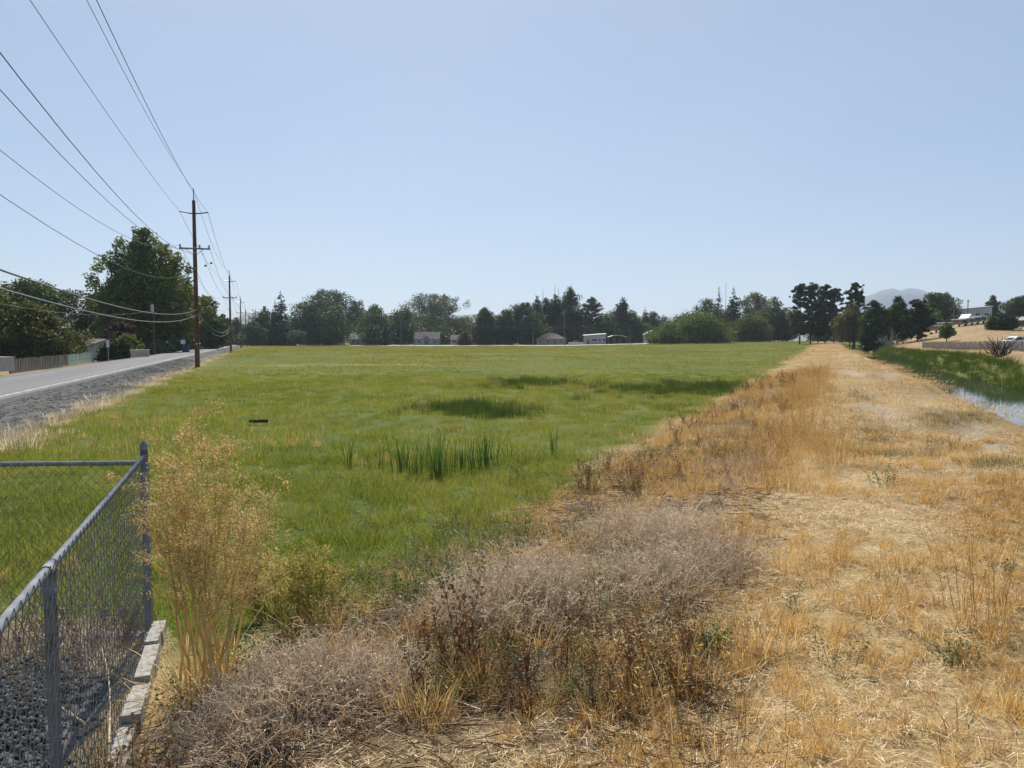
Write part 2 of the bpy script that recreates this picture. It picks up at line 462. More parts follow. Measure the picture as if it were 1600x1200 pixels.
# ------------------------------------------------------------------ canal water
m, nt = new_mat('water')
o_ = N(nt, 'ShaderNodeOutputMaterial'); b_ = N(nt, 'ShaderNodeBsdfPrincipled')
b_.inputs['Base Color'].default_value = (.035, .045, .035, 1); b_.inputs['Roughness'].default_value = .04; b_.inputs['IOR'].default_value = 1.33
b_.inputs['Specular IOR Level'].default_value = .5
mp = N(nt, 'ShaderNodeMapping'); mp.inputs['Scale'].default_value = (1, .6, 1)
nt.links.new(wpos(nt), mp.inputs['Vector'])
bp = N(nt, 'ShaderNodeBump'); bp.inputs['Strength'].default_value = .12; bp.inputs['Distance'].default_value = .02
nt.links.new(noise(nt, 2.2, 3, .5, mp.outputs['Vector']), bp.inputs['Height']); nt.links.new(bp.outputs['Normal'], b_.inputs['Normal'])
nt.links.new(b_.outputs[0], o_.inputs['Surface'])
wv = []; wy = np.linspace(-30, 200, 47)
for y in wy: wv += [(4.9 + BS * y, y, -.30), (10.6 + BS * y, y, -.30)]
wq = np.array([(2 * i, 2 * i + 1, 2 * i + 3, 2 * i + 2) for i in range(len(wy) - 1)])
tag(link('canal_water', np_mesh('canal_water', np.array(wv), [wq], True), m), 'narrow irrigation canal reflecting the pale sky', kind='structure')

# ------------------------------------------------------------------ the road with its gravel shoulder and edge line
def road_strip(name, w0s, zs, mat, y0=-25, y1=460, ny=150, zoff=0.0, jitter=0.0, seed=1):
    Y = y0 + (y1 - y0) * np.linspace(0, 1, ny) ** 1.7
    v = []
    for y in Y:
        for w, z in zip(w0s, zs):
            j = jitter * (float(vn(np.array([w]), np.array([y]), .9, seed)[0]) - .5)
            # w is measured across at constant Y
            v.append((w + j - RS * y, y, z + zoff + j * .12))
    k = len(w0s); v = np.array(v)
    q = np.array([(i * k + j, i * k + j + 1, (i + 1) * k + j + 1, (i + 1) * k + j) for i in range(ny - 1) for j in range(k - 1)])
    return link(name, np_mesh(name, v, [q], True), mat)
def road_mat(name, stops, tracks):
    m, nt = new_mat(name)
    o = N(nt, 'ShaderNodeOutputMaterial'); b = N(nt, 'ShaderNodeBsdfPrincipled'); b.inputs['Roughness'].default_value = .85
    b.inputs['Specular IOR Level'].default_value = .35 if tracks else .04
    pos = wpos(nt)
    sx = N(nt, 'ShaderNodeSeparateXYZ'); nt.links.new(pos, sx.inputs[0])
    w = math_n(nt, 'ADD', sx.outputs['X'], math_n(nt, 'MULTIPLY', sx.outputs['Y'], RS))
    col = ramp(nt, noise(nt, 60 if tracks else 7, 3 if tracks else 6, .7 if tracks else .85, pos), stops)
    if tracks:
        cx = N(nt, 'ShaderNodeCombineXYZ'); nt.links.new(math_n(nt, 'MULTIPLY', w, 1.5), cx.inputs[0])
        nt.links.new(math_n(nt, 'MULTIPLY', sx.outputs['Y'], .03), cx.inputs[1])
        lane = noise(nt, 1.0, 3, .6, cx.outputs[0])
        col = mixc(nt, .5, col, ramp(nt, lane, [(.35, (.45, .45, .46)), (.65, (1.05, 1.05, 1.05))]), 'MULTIPLY')
    nt.links.new(col, b.inputs['Base Color'])
    bp = N(nt, 'ShaderNodeBump'); bp.inputs['Strength'].default_value = .6; bp.inputs['Distance'].default_value = .02
    nt.links.new(noise(nt, 40 if tracks else 16, 3, .7, pos), bp.inputs['Height']); nt.links.new(bp.outputs['Normal'], b.inputs['Normal'])
    nt.links.new(b.outputs[0], o.inputs['Surface'])
road_mat('asphalt', [(.3, (.115, .115, .122)), (.7, (.185, .183, .188))], True)
road_mat('gravel_shoulder', [(.32, (.045, .045, .044)), (.5, (.10, .099, .096)), (.72, (.20, .196, .188))], False)
RZ = .24
tag(road_strip('gravel_shoulder', [-8.62, -8.3, -7.6, -6.9, -6.2, -5.6], [RZ - .01, RZ - .03, .16, .07, .00, -.14], 'gravel_shoulder', jitter=.12), 'dark gravel shoulder sloping from the road to the grass', kind='structure')
tag(road_strip('road', [-14.3, -14.0, -12.6, -11.3, -10, -8.85, -8.55], [-.25, RZ, RZ + .03, RZ + .05, RZ + .03, RZ, RZ - .10], 'asphalt'), 'worn grey two lane asphalt road running to the horizon', kind='structure')
surf('line_paint', (.40, .40, .385), .85, .3, 3)
tag(road_strip('edge_line', [-9.06, -8.92], [RZ + .010, RZ + .008], 'line_paint'), 'worn white line along the near road edge', kind='structure')
surf('line_yellow', (.36, .27, .06), .8, .3, 3)
0 and tag(road_strip('centre_line', [-11.42, -11.30], [RZ + .055, RZ + .056], 'line_yellow'), 'faded yellow centre line of the road', kind='structure')
tag(road_strip('road_verge', [-17.5, -15.6, -14.25], [-.42, -.30, -.16], 'ground_soil_and_turf', jitter=.2), 'dry verge along the far side of the road', kind='structure')
add_attr(bpy.data.meshes['road_verge'], 'dry', np.ones(len(bpy.data.meshes['road_verge'].vertices)))

# cross road at the far end of the field, pale gravel edges
xs = np.linspace(-76, 120, 60); v = []
for x in xs:
    for yy, dz in ((277, .02), (279.5, .22), (283, .26), (286.5, .22), (289, .02)):
        v.append((x, yy, tz(x, yy) + dz))
q = np.array([(i * 5 + j, i * 5 + j + 1, (i + 1) * 5 + j + 1, (i + 1) * 5 + j) for i in range(len(xs) - 1) for j in range(4)])
surf('pale_gravel', (.42, .40, .37), .95, .12, 1.0)
tag(link('cross_road', np_mesh('cross_road', np.array(v), [q], True), 'pale_gravel'), 'pale cross road at the far end of the field', kind='structure')

# ------------------------------------------------------------------ far hills
surf('hill_scrub', (.085, .10, .105), .95, .2, .01)
def ridge(name, pts, Y, depth, label):
    xs = np.linspace(pts[0][0], pts[-1][0], 90)
    tops = np.interp(xs, [p[0] for p in pts], [p[1] for p in pts])
    v = []; rows = 9
    for x, t in zip(xs, tops):
        pt = P(x, t + (float(vn(np.array([x]), np.array([0.]), 5, 77)[0]) - .5) * 1.6, Y)
        base = P(x, 531, Y)
        for k in range(rows):
            s = k / (rows - 1) * 2 - 1
            hz = max(0.0, 1 - abs(s) ** 1.3)
            v.append((base.x, Y + s * depth, -2 + (pt.z + 2) * hz * (1 - .12 * float(vn(np.array([x * 1.0]), np.array([s * 9.]), 3, 5)[0]) * abs(s))))
    q = np.array([(i * rows + j, i * rows + j + 1, (i + 1) * rows + j + 1, (i + 1) * rows + j) for i in range(len(xs) - 1) for j in range(rows - 1)])
    tag(link(name, np_mesh(name, np.array(v), [q], True), 'hill_scrub'), label, kind='structure')
ridge('hill', [(1270, 531), (1310, 489), (1352, 463), (1378, 453), (1392, 450), (1404, 455), (1420, 449.5), (1440, 453), (1462, 464), (1500, 477), (1560, 497), (1640, 520), (1700, 531)], 4750, 300, 'pale blue twin peaked mountain far beyond the trees')
ridge('hill', [(330, 520), (372, 494), (390, 488), (405, 492), (440, 508), (560, 506), (640, 498), (720, 492), (750, 490), (790, 497), (900, 508), (1000, 499), (1060, 494), (1120, 505), (1250, 525)], 4200, 250, 'faint long ridge showing in gaps of the tree line')

# ------------------------------------------------------------------ haze: smoky summer air
m, nt = new_mat('haze_air')
o_ = N(nt, 'ShaderNodeOutputMaterial'); pv = N(nt, 'ShaderNodeVolumePrincipled')
pv.inputs['Color'].default_value = (.70, .82, 1.0, 1)
pv.inputs['Density'].default_value = .00015
pv.inputs['Anisotropy'].default_value = .2
nt.links.new(pv.outputs[0], o_.inputs['Volume'])
hz = MB().box((0, 2400, 150), (14000, 5600, 310)).build('haze', m)
tag(hz, 'thin smoky summer haze filling the air', kind='stuff')

# ------------------------------------------------------------------ low vegetation
def blades(r, n, spread, h0, h1, width, lean=.35, curve=.35, seg=2, gauss=True, flatlie=False, twist=True):
    """a clump of n grass blades as (verts, polys): each blade seg quads ending in a point"""
    if gauss: base = r.normal(size=(n, 2)) * spread * .5
    else: base = (r.random((n, 2)) - .5) * 2 * spread
    h = h0 + (h1 - h0) * r.random(n)
    az = r.random(n) * 2 * np.pi
    d = np.stack([np.cos(az), np.sin(az)], -1)
    if not flatlie: d = d * .6 + base / max(spread, 1e-6) * .5
    ln = lean * (.3 + r.random(n)); cv = curve * (.2 + r.random(n))
    fa = az + np.pi / 2 + (r.random(n) - .5) * 1.2 if not flatlie else r.random(n) * 6.28
    side = np.stack([np.cos(fa), np.sin(fa), np.zeros(n)], -1) * (width * (.6 + .8 * r.random(n)) / 2)[:, None]
    V = []; tt = np.linspace(0, 1, seg + 1)
    for i, t in enumerate(tt):
        hor = d * (h * (ln * t + cv * t * t))[:, None]
        if flatlie:
            z = .008 + .03 * r.random(n) + h * .04 * t; hor = d * (h * t)[:, None]
        else:
            z = h * (t - .35 * cv * t * t)
        c = np.concatenate([base + hor, z[:, None]], 1)
        if i < seg: V += [c - side * (1 - .55 * t), c + side * (1 - .55 * t)]
        else: V += [c]
    V = np.stack(V, 1)                       # n, 2*seg+1, 3
    k = 2 * seg + 1; off = (np.arange(n) * k)[:, None]
    quads = np.concatenate([off + np.array([[2 * s, 2 * s + 1, 2 * s + 3, 2 * s + 2]]) for s in range(seg - 1)]) if seg > 1 else np.zeros((0, 4), int)
    tris = off + np.array([[2 * seg - 2, 2 * seg - 1, 2 * seg]])
    return V.reshape(-1, 3), [p for p in (quads, tris) if len(p)]
def merge(parts):
    V = []; P3 = {}; off = 0
    for v, ps in parts:
        for p in ps: P3.setdefault(p.shape[1], []).append(p + off)
        V.append(v); off += len(v)
    return np.concatenate(V), [np.concatenate(x) for x in P3.values()]
def thin_tubes(paths, rad):
    """paths: (n, k, 3) polylines -> crossed-free three sided tubes"""
    n, k, _ = paths.shape
    d = np.gradient(paths, axis=1); d /= np.maximum(np.linalg.norm(d, axis=2, keepdims=True), 1e-9)
    ref = np.array([.31, .22, .05]); a = np.cross(d, ref); a /= np.maximum(np.linalg.norm(a, axis=2, keepdims=True), 1e-9)
    b = np.cross(d, a)
    rad = np.asarray(rad) * np.ones((n, k))
    ring = [paths + (a * math.cos(t) + b * math.sin(t)) * rad[..., None] for t in (0, 2.094, 4.189)]
    V = np.stack(ring, 2)                    # n,k,3,3
    base = np.arange(n * k * 3).reshape(n, k, 3)
    q = []
    for j in range(3):
        j2 = (j + 1) % 3
        q.append(np.stack([base[:, :-1, j], base[:, :-1, j2], base[:, 1:, j2], base[:, 1:, j]], -1).reshape(-1, 4))
    return V.reshape(-1, 3), [np.concatenate(q)]
def wiggly(r, n, spread, h0, h1, dome=.5, k=5, wig=.05, out=.6):
    """n irregular stems growing up and outwards from a patch"""
    base = r.normal(size=(n, 2)) * spread * .5
    h = (h0 + (h1 - h0) * r.random(n)) * np.exp(-dome * (base ** 2).sum(1) / spread ** 2)
    az = r.random(n) * 6.283; d = np.stack([np.cos(az), np.sin(az)], -1) * out * r.random((n, 1)) + base / spread * .3
    t = np.linspace(0, 1, k)
    p = np.zeros((n, k, 3))
    p[..., :2] = base[:, None] + d[:, None] * (h[:, None] * t ** 1.2)[..., None]
    p[..., 2] = h[:, None] * t * (1 - .2 * t)
    p[:, 1:] += r.normal(size=(n, k - 1, 3)) * wig * (h[:, None, None])
    return p
PROTO = {}
def proto(name, parts, mats=None):
    """parts: list of (verts, polys, material)"""
    V = []; polys = []; mi = []; off = 0; ml = []
    for v, ps, mt in parts:
        if mt not in ml: ml.append(mt)
        for p in ps:
            polys.append(p + off); mi.append(np.full(len(p), ml.index(mt)))
        V.append(v); off += len(v)
    me = np_mesh(name, np.concatenate(V), polys)
    me.polygons.foreach_set('material_index', np.concatenate(mi).astype(np.int32))
    for mt in ml: me.materials.append(MATS[mt])
    o = bpy.data.objects.new(name, me)       # a source shape, not part of the scene itself
    return o
r = np.random.default_rng(5)
def bl(mat, *a, **k):
    v, p = blades(r, *a, **k); return (v, p, mat)
def tub(mat, paths, rad):
    v, p = thin_tubes(paths, rad); return (v, p, mat)
def dots(mat, c, s, flat=0, asp=.55):
    v, q = leaf_quads(c, s, r, flat, asp=asp); return (v, [q], mat)
def patch(n, half, h0, h1, wd, mat, lean=.5, curve=.5, seg=3, **k):
    return bl(mat, n, half, h0, h1, wd, lean, curve, seg, gauss=False, **k)
def clov(n, half, z0=.05, z1=.16):
    cc = r.normal(size=(max(3, n // 30), 2)) * half * .7; c = cc[r.integers(0, len(cc), n)] + r.normal(size=(n, 2)) * .06
    return dots('clover', np.column_stack([c, z0 + (z1 - z0) * r.random(n)]), .008 + .007 * r.random(n), .5, .8)
grass_near = [proto('grass_patch', [patch(400, .30, .07, .22, .0050, 'grass'), patch(60, .30, .16, .32, .0038, 'grass', .4, .4), clov(130 * (i % 2), .3) if i % 2 else patch(45, .3, .1, .28, .003, 'straw_pale', .8, .5, 2)]) for i in range(6)]
grass_mid = [proto('grass_patch', [patch(260, .52, .08, .24, .0105, 'grass', .5, .5, 2), patch(40, .52, .16, .34, .008, 'grass', .4, .4, 2)]) for _ in range(4)] + [proto('grass_patch', [patch(230, .52, .08, .22, .0105, 'grass', .6, .5, 2), patch(40, .5, .15, .36, .007, 'straw', .4, .3, 2)])]
grass_far = [proto('grass_patch', [patch(170, 1.7, .06, .22, .034, 'grass_far', .5, .4, 1), patch(12, 1.7, .15, .34, .025, 'straw', .4, .3, 1)]) for _ in range(4)]
rush_t = [proto('rush_tuft', [bl('rush', 70, .36, .14, .40, .011, .3, .25, 2)]) for _ in range(3)]
reed_t = [proto('reed_tuft', [bl('reed', 70, .50, .35, .85, .020, .3, .35, 3)]) for _ in range(3)]
def stub(n, half, ntuft, h0, h1):
    cc = (r.random((ntuft, 2)) - .5) * 2 * half; out = []
    for c in cc:
        v, p = blades(r, n // ntuft, .05, h0, h1, .0034, .6, .5, 2); v[:, :2] += c; out.append((v, p))
    return merge(out)
straw_tuft = []
for i in range(6):
    v1, p1 = stub(260, .27, 5 + i, .04, .12); v2, p2 = stub(150, .27, 4, .05, .14)
    straw_tuft.append(proto('straw_patch', [(v1, p1, 'straw'), (v2, p2, 'gold'), patch(230, .29, .03, .13, .0032, 'straw_pale', .5, .3, 1, flatlie=True), patch(170, .29, .03, .12, .0034, 'straw', .5, .3, 1, flatlie=True)]))
straw_lit = [proto('straw_litter', [patch(260, .27, .03, .15, .0034, 'straw_pale', .5, .3, 1, flatlie=True), patch(160, .27, .03, .13, .0034, 'straw', .5, .3, 1, flatlie=True), patch(25, .27, .03, .09, .003, 'straw', .7, .3, 1)]) for _ in range(4)]
gold_tuft = [proto('dry_tuft', [bl('straw', 60, .10, .08, .24, .0036, .6, .5, 2), bl('gold', 30, .10, .06, .26, .0036, .5, .5, 2)]) for _ in range(3)]
straw_far = [proto('straw_patch', [patch(110, .55, .04, .15, .011, 'straw', .7, .4, 1), patch(60, .55, .05, .25, .010, 'straw_pale', .6, .3, 1, flatlie=True)]) for _ in range(3)]
def seedy(nst, spread, h0, h1, mat, rad=.0016, nb=16):
    p = wiggly(r, nst, spread, h0, h1, .3, 6, .012, .35)
    tips = p[:, 3:, :].reshape(-1, 3)
    c = np.repeat(tips, nb // 3, 0) + r.normal(size=(len(tips) * (nb // 3), 3)) * np.array([.012, .012, .035])
    return [tub(mat, p, np.linspace(rad, rad * .5, 6)), dots(mat, c, .007 + .006 * r.random(len(c)), 0, .3)]
tall_gold = [proto('tall_dry_grass', seedy(26, .22, .45, .85, 'gold') + [bl('straw', 40, .25, .15, .45, .004, .5, .6, 3)]) for _ in range(4)]
def kochia():
    p = wiggly(r, 62, .42, .22, .50, 1.1, 6, .06, .85)
    tw = p[:, 2:, :].reshape(-1, 3); tw = tw[r.random(len(tw)) < .75]
    q = np.repeat(tw[:, None], 3, 1).copy(); dd = unit(r, len(tw)) * .075; dd[:, 2] = abs(dd[:, 2]) * .8
    q[:, 1] += dd * .5 + r.normal(size=dd.shape) * .008; q[:, 2] += dd + r.normal(size=dd.shape) * .012
    c = q[:, 1:].reshape(-1, 3); c = c[r.random(len(c)) < .6]; c = c + r.normal(size=c.shape) * .008
    return [tub('pinkgrey', p, np.linspace(.0026, .0014, 6)), tub('pinkgrey', q, np.array([.0018, .0015, .0009])), dots('pinkgrey', c, .005 + .005 * r.random(len(c)), 0, .35), bl('straw_pale', 12, .4, .15, .4, .0036, .7, .5, 3)]
kochia_t = [proto('grey_weed', kochia()) for _ in range(4)]
def dock():
    p = wiggly(r, 5, .07, .25, .6, .1, 6, .02, .25)
    tips = p[:, 2:].reshape(-1, 3); c = np.repeat(tips, 14, 0) + r.normal(size=(len(tips) * 14, 3)) * np.array([.014, .014, .03])
    return [tub('deadbrown', p, np.linspace(.004, .002, 6)), dots('deadbrown', c, .006 + .006 * r.random(len(c)), 0, .8), bl('deadbrown', 14, .1, .1, .25, .015, .8, .7, 3)]
dock_t = [proto('dead_weed', dock()) for _ in range(3)]
def leafy(mat, n=7, h0=.15, h1=.4, ls=.011, rad=.0022, nl=9):
    p = wiggly(r, n, .12, h0, h1, .3, 6, .03, .5)
    tips = p[:, 1:].reshape(-1, 3); c = np.repeat(tips, nl // 2, 0) + r.normal(size=(len(tips) * (nl // 2), 3)) * .022
    return [tub(mat, p, np.linspace(rad, rad * .5, 6)), dots(mat, c, ls * (.5 + r.random(len(c))), .3, .45)]
leafy_t = [proto('green_weed', leafy('clover')) for _ in range(2)] + [proto('green_weed', leafy('greygreen')) for _ in range(2)]
dark_litter = [proto('twig_litter', [tub('deadbrown', np.cumsum(np.concatenate([np.stack([(r.random(30) - .5) * .6, (r.random(30) - .5) * .6, .02 + .05 * r.random(30)], -1)[:, None], r.normal(size=(30, 3, 3)) * np.array([.06, .06, .012])], 1), 1), .0022),
                              bl('pinkgrey', 50, .3, .05, .18, .0032, .5, .3, 1, gauss=False, flatlie=True), bl('straw_pale', 16, .3, .06, .22, .0032, .5, .3, 1, gauss=False, flatlie=True)]) for _ in range(3)]
stone_t = []; stone_s = []
for _ in range(4):
    cpts = []
    n = 60
    c = np.stack([(r.random(n) - .5) * .5, (r.random(n) - .5) * .5, .004 + .012 * r.random(n)], -1)
    s = .010 + .018 * r.random(n) ** 2
    base = np.array([(1, 0, 0), (-1, 0, 0), (0, 1, 0), (0, -1, 0), (0, 0, .7), (0, 0, -.7)])
    v = c[:, None] + base[None] * (s[:, None, None] * (.6 + .7 * r.random((n, 6, 1))))
    tri = np.array([(0, 2, 4), (2, 1, 4), (1, 3, 4), (3, 0, 4), (2, 0, 5), (1, 2, 5), (3, 1, 5), (0, 3, 5)])
    f = (np.arange(n) * 6)[:, None, None] + tri[None]
    stone_t.append(proto('gravel_stones', [(v.reshape(-1, 3), [f.reshape(-1, 3)], 'stone')]))
    stone_s.append(proto('gravel_stones', [(v.reshape(-1, 3), [f.reshape(-1, 3)], 'stone_grey')]))

def scatter(name, protos, pts, scl, r_, label, cat=None, tilt=.12, z=None):
    """one object whose points carry the clumps (too many to count)"""
    n = len(pts)
    if z is None: z = terrain(pts[:, 0], pts[:, 1])
    me = np_mesh.__globals__['bpy'].data.meshes.new(name)
    me.vertices.add(n); me.vertices.foreach_set('co', np.column_stack([pts, z]).astype(np.float32).ravel())
    rot = np.stack([(r_.random(n) - .5) * 2 * tilt, (r_.random(n) - .5) * 2 * tilt, r_.random(n) * 6.2832], -1)
    a = me.attributes.new('rot', 'FLOAT_VECTOR', 'POINT'); a.data.foreach_set('vector', rot.astype(np.float32).ravel())
    a = me.attributes.new('scl', 'FLOAT', 'POINT'); a.data.foreach_set('value', np.asarray(scl, np.float32))
    a = me.attributes.new('pick', 'INT', 'POINT'); a.data.foreach_set('value', r_.integers(0, len(protos), n).astype(np.int32))
    o = link(name, me)
    ng = bpy.data.node_groups.new(name + '_nodes', 'GeometryNodeTree')
    ng.interface.new_socket('Geometry', in_out='INPUT', socket_type='NodeSocketGeometry')
    ng.interface.new_socket('Geometry', in_out='OUTPUT', socket_type='NodeSocketGeometry')
    gi = ng.nodes.new('NodeGroupInput'); go = ng.nodes.new('NodeGroupOutput')
    iop = ng.nodes.new('GeometryNodeInstanceOnPoints'); g2i = ng.nodes.new('GeometryNodeGeometryToInstance')
    for pr in protos:
        oi = ng.nodes.new('GeometryNodeObjectInfo'); oi.inputs['Object'].default_value = pr
        oi.inputs['As Instance'].default_value = False
        ng.links.new(oi.outputs['Geometry'], g2i.inputs[0])
    def na(nm, dt):
        q = ng.nodes.new('GeometryNodeInputNamedAttribute'); q.data_type = dt; q.inputs['Name'].default_value = nm
        return [s for s in q.outputs if s.enabled and s.name == 'Attribute'][0]
    ng.links.new(gi.outputs[0], iop.inputs['Points'])
    ng.links.new(g2i.outputs[0], iop.inputs['Instance'])
    iop.inputs['Pick Instance'].default_value = True
    ng.links.new(na('pick', 'INT'), iop.inputs['Instance Index'])
    ng.links.new(na('rot', 'FLOAT_VECTOR'), iop.inputs['Rotation'])
    ng.links.new(na('scl', 'FLOAT'), iop.inputs['Scale'])
    ng.links.new(iop.outputs[0], go.inputs[0])
    md = o.modifiers.new('scatter', 'NODES'); md.node_group = ng
    tag(o, label, cat, kind='stuff')
    return o
HALF = .80     # tangent of half the angle the planted wedge covers; wider than the lens sees
def wedge(r_, dens, y0, y1):
    """random points, dens per square metre, between two distances"""
    area = HALF * (y1 ** 2 - y0 ** 2)
    n = int(area * dens)
    y = np.sqrt(y0 ** 2 + (y1 ** 2 - y0 ** 2) * r_.random(n))
    x = (r_.random(n) * 2 - 1) * HALF * y
    return np.stack([x, y], -1)
def grid(r_, sp, y0, y1, half=None):
    """one point in every cell of a square grid, shaken"""
    hh = HALF if half is None else half
    ys_ = np.arange(y0, y1, sp); out = []
    for y in ys_:
        x = np.arange(-hh * (y + sp), hh * (y + sp), sp); out.append(np.stack([x, np.full(len(x), y)], -1))
    p_ = np.concatenate(out); return p_ + (r_.random(p_.shape) - .5) * sp * .8
def keep(r_, p, prob): return p[r_.random(len(p)) < prob]
# yard inside the chain-link fence stays bare
FA = np.array([-2.53, 5.2]); FD = np.array([.352, -1.0]); FD = FD / np.linalg.norm(FD)     # corner, direction towards the camera
FE = np.array([-1.0, -.05]); FE = FE / np.linalg.norm(FE)
def in_yard(x, y, m=0.0):
    nx = (x - FA[0]) * FD[1] - (y - FA[1]) * FD[0]        # positive on the camera's right?
    side1 = (x - FA[0]) * (-FD[1]) + (y - FA[1]) * FD[0]
    s1 = (x - FA[0]) * FD[1] * -1 + (y - FA[1]) * FD[0]
    # left of run one and on this side of run two
    return (s1 < m) & (((x - FA[0]) * FE[1] - (y - FA[1]) * FE[0]) < m)
q = np.random.default_rng(99)
def field_p(p):
    x, y = p[:, 0], p[:, 1]
    return (1 - dry_mask(x, y)) * (ucoord(x, y) < 4) * sst(-5.5, -4.9, x + RS * y + (vn(x, y, 1.1, 44) - .5) * .8)
# green field, three depths
p = grid(q, .46, 4.0, 14); p = keep(q, p, field_p(p) * ~in_yard(p[:, 0], p[:, 1], .15))
hmod = .42 + .58 * vn(p[:, 0], p[:, 1], 1.6, 52)
scatter('meadow_grass', grass_near, p, hmod * (.8 + .4 * q.random(len(p))), q, 'fresh green grass of the field nearest the camera', 'grass')
p = grid(q, .80, 13.2, 60); p = keep(q, p, field_p(p) * sst(60, 40, p[:, 1]))
scatter('meadow_grass', grass_mid, p, sst(62, 38, p[:, 1]) ** .5 * (.48 + .30 * vn(p[:, 0], p[:, 1], 4.0, 55)) * (.8 + .4 * q.random(len(p))), q, 'green grass of the field in the middle distance', 'grass')
p = grid(q, 2.5, 36, 266); p = p[p[:, 0] < .72 * p[:, 1]]; p = keep(q, p, field_p(p) * sst(34, 56, p[:, 1]) * (.4 + .6 * vn(p[:, 0], p[:, 1], 9, 56)))
scatter('meadow_grass', grass_far, p, (.5 + .8 * vn(p[:, 0], p[:, 1], 9, 57)) * (.7 + .6 * q.random(len(p))), q, 'green grass of the field stretching to the cross road', 'grass')
# weeds, seed stalks and dry tufts sprinkled through the near field
p = wedge(q, 1.6, 5, 26); p = keep(q, p, field_p(p) * ~in_yard(p[:, 0], p[:, 1], .3) * sst(.45, .75, vn(p[:, 0], p[:, 1], 2.2, 59)))
scatter('field_weeds', leafy_t + gold_tuft + [proto('seed_stalks', seedy(9, .3, .25, .5, 'drygreen', .0016, 9))], p, .6 + .7 * q.random(len(p)), q, 'scattered weeds and dry tufts in the green field', 'weeds')
# darker rush patches
RP = [(740, 643, 95, 9), (1045, 613, 130, 10), (830, 602, 60, 5), (1120, 606, 60, 7)]
pr = []
for (px, py, wx, wy) in RP:
    c0, c1 = G(px, py + wy, 0), G(px, py - wy, 0)
    n = int(40 + wx * .95)
    yy = (c0.y + c1.y) / 2 + (c1.y - c0.y) * q.normal(size=n) * .34
    xx = (px - 800 + q.normal(size=n) * .55 * wx) / F * (c0.y + c1.y) / 2
    pr.append(np.stack([xx, yy], -1))
pr = np.concatenate(pr); pr = pr[sst(.2, .5, vn(pr[:, 0], pr[:, 1], .7, 58)) > q.random(len(pr))]
pr = keep(q, pr, field_p(pr))
scatter('rush_patch', rush_t, pr, .55 + .7 * q.random(len(pr)), q, 'darker, taller rushes in patches of the green field', 'rushes')
# dry bank
def bank_p(p, lo, hi, soft=.4):
    u = vcoord(p[:, 0], p[:, 1]); return sst(lo - soft, lo + soft, u) * sst(hi + soft, hi - soft, u)
p = grid(q, .40, 1.2, 14); d = dirt_mask(p[:, 0], p[:, 1])
bp_ = bank_p(p, -1.4, 4.6); st = bp_ * (1 - .97 * np.clip(d * 1.2, 0, 1)) * sst(.25, .5, vn(p[:, 0], p[:, 1], 1.0, 61)) > q.random(len(p))
strip_ = (np.exp(-((vcoord(p[:, 0], p[:, 1]) + 3.0 + (vn(p[:, 0], p[:, 1], 1.5, 90) - .5) * 1.2) / .4) ** 2) * (p[:, 1] > 5.5) > q.random(len(p)))
st |= strip_
li = ~st & (bank_p(p, -1.2, 4.7) * (1 - .85 * np.clip(d, 0, 1)) * dry_mask(p[:, 0], p[:, 1]) > q.random(len(p)))
scatter('straw_stubble', straw_tuft, p[st], .75 + .55 * q.random(st.sum()), q, 'short golden stubble tufts on the canal bank', 'dry grass', tilt=.05)
scatter('straw_litter', straw_lit, p[li], .85 + .5 * q.random(li.sum()), q, 'pale flattened straw covering the canal bank', 'straw', tilt=.05)
p = grid(q, .80, 13.5, 48); u = ucoord(p[:, 0], p[:, 1]); d = dirt_mask(p[:, 0], p[:, 1])
p = keep(q, p, dry_mask(p[:, 0], p[:, 1]) * (u < 4.8) * (1 - .95 * np.clip(d * 1.2, 0, 1)) * (.5 + .5 * vn(p[:, 0], p[:, 1], 1.6, 63)))
scatter('straw_stubble', straw_far, p, .7 + .7 * q.random(len(p)), q, 'dry straw grass on the canal bank farther off', 'dry grass', tilt=.05)
p = grid(q, 1.6, 46, 210); u = ucoord(p[:, 0], p[:, 1]); p = keep(q, p, dry_mask(p[:, 0], p[:, 1]) * (u > -4) * (.3 + .7 * vn(p[:, 0], p[:, 1], 5, 64)))
scatter('straw_stubble', straw_far, p, 1.1 + 1.0 * q.random(len(p)), q, 'dry tan grass on the land beyond the canal', 'dry grass', tilt=.05)
# tall golden grass along the crest
p = wedge(q, 8, 2.2, 40); u = vcoord(p[:, 0], p[:, 1]); uc = u + (vn(p[:, 0], p[:, 1], 1.5, 65) - .5) * .5
p = keep(q, p, (.95 * np.exp(-((uc + .5) / .48) ** 2) * (.03 + .97 * sst(5.0, 9, p[:, 1])) + .22 * np.exp(-((uc + 1.5) / .7) ** 2) * (uc < -.7)) * sst(.25, .5, vn(p[:, 0], p[:, 1], 1.1, 66)))
scatter('tall_dry_grass', tall_gold, p, (.5 + .75 * q.random(len(p))), q, 'tall golden dry grass along the edge of the bank', 'dry grass')
# pinkish grey weed mats
KM = [(890, 985, 140, 45), (930, 1025, 150, 28), (1000, 905, 80, 25), (1010, 955, 110, 45), (1080, 935, 70, 40), (810, 1025, 90, 24), (720, 1035, 40, 10), (500, 1155, 110, 45), (470, 1200, 120, 32), (1150, 770, 45, 14), (1105, 800, 40, 12)]
pk = []
for (px, py, wx, wy) in KM:
    n = int(wx * wy / 80)
    for _ in range(n):
        a, b = q.random() ** .5, q.random() * 6.283
        g = G(px + a * wx * math.cos(b), py + a * wy * math.sin(b), .28)
        if not in_yard(g.x, g.y, .50) and vn(g.x, g.y, .55, 77) > .30: pk.append((g.x, g.y))
pk = np.array(pk)
scatter('grey_weed_mat', kochia_t, pk, .34 + .62 * q.random(len(pk)), q, 'pinkish grey mats of dead weeds below the bank', 'dead weeds')
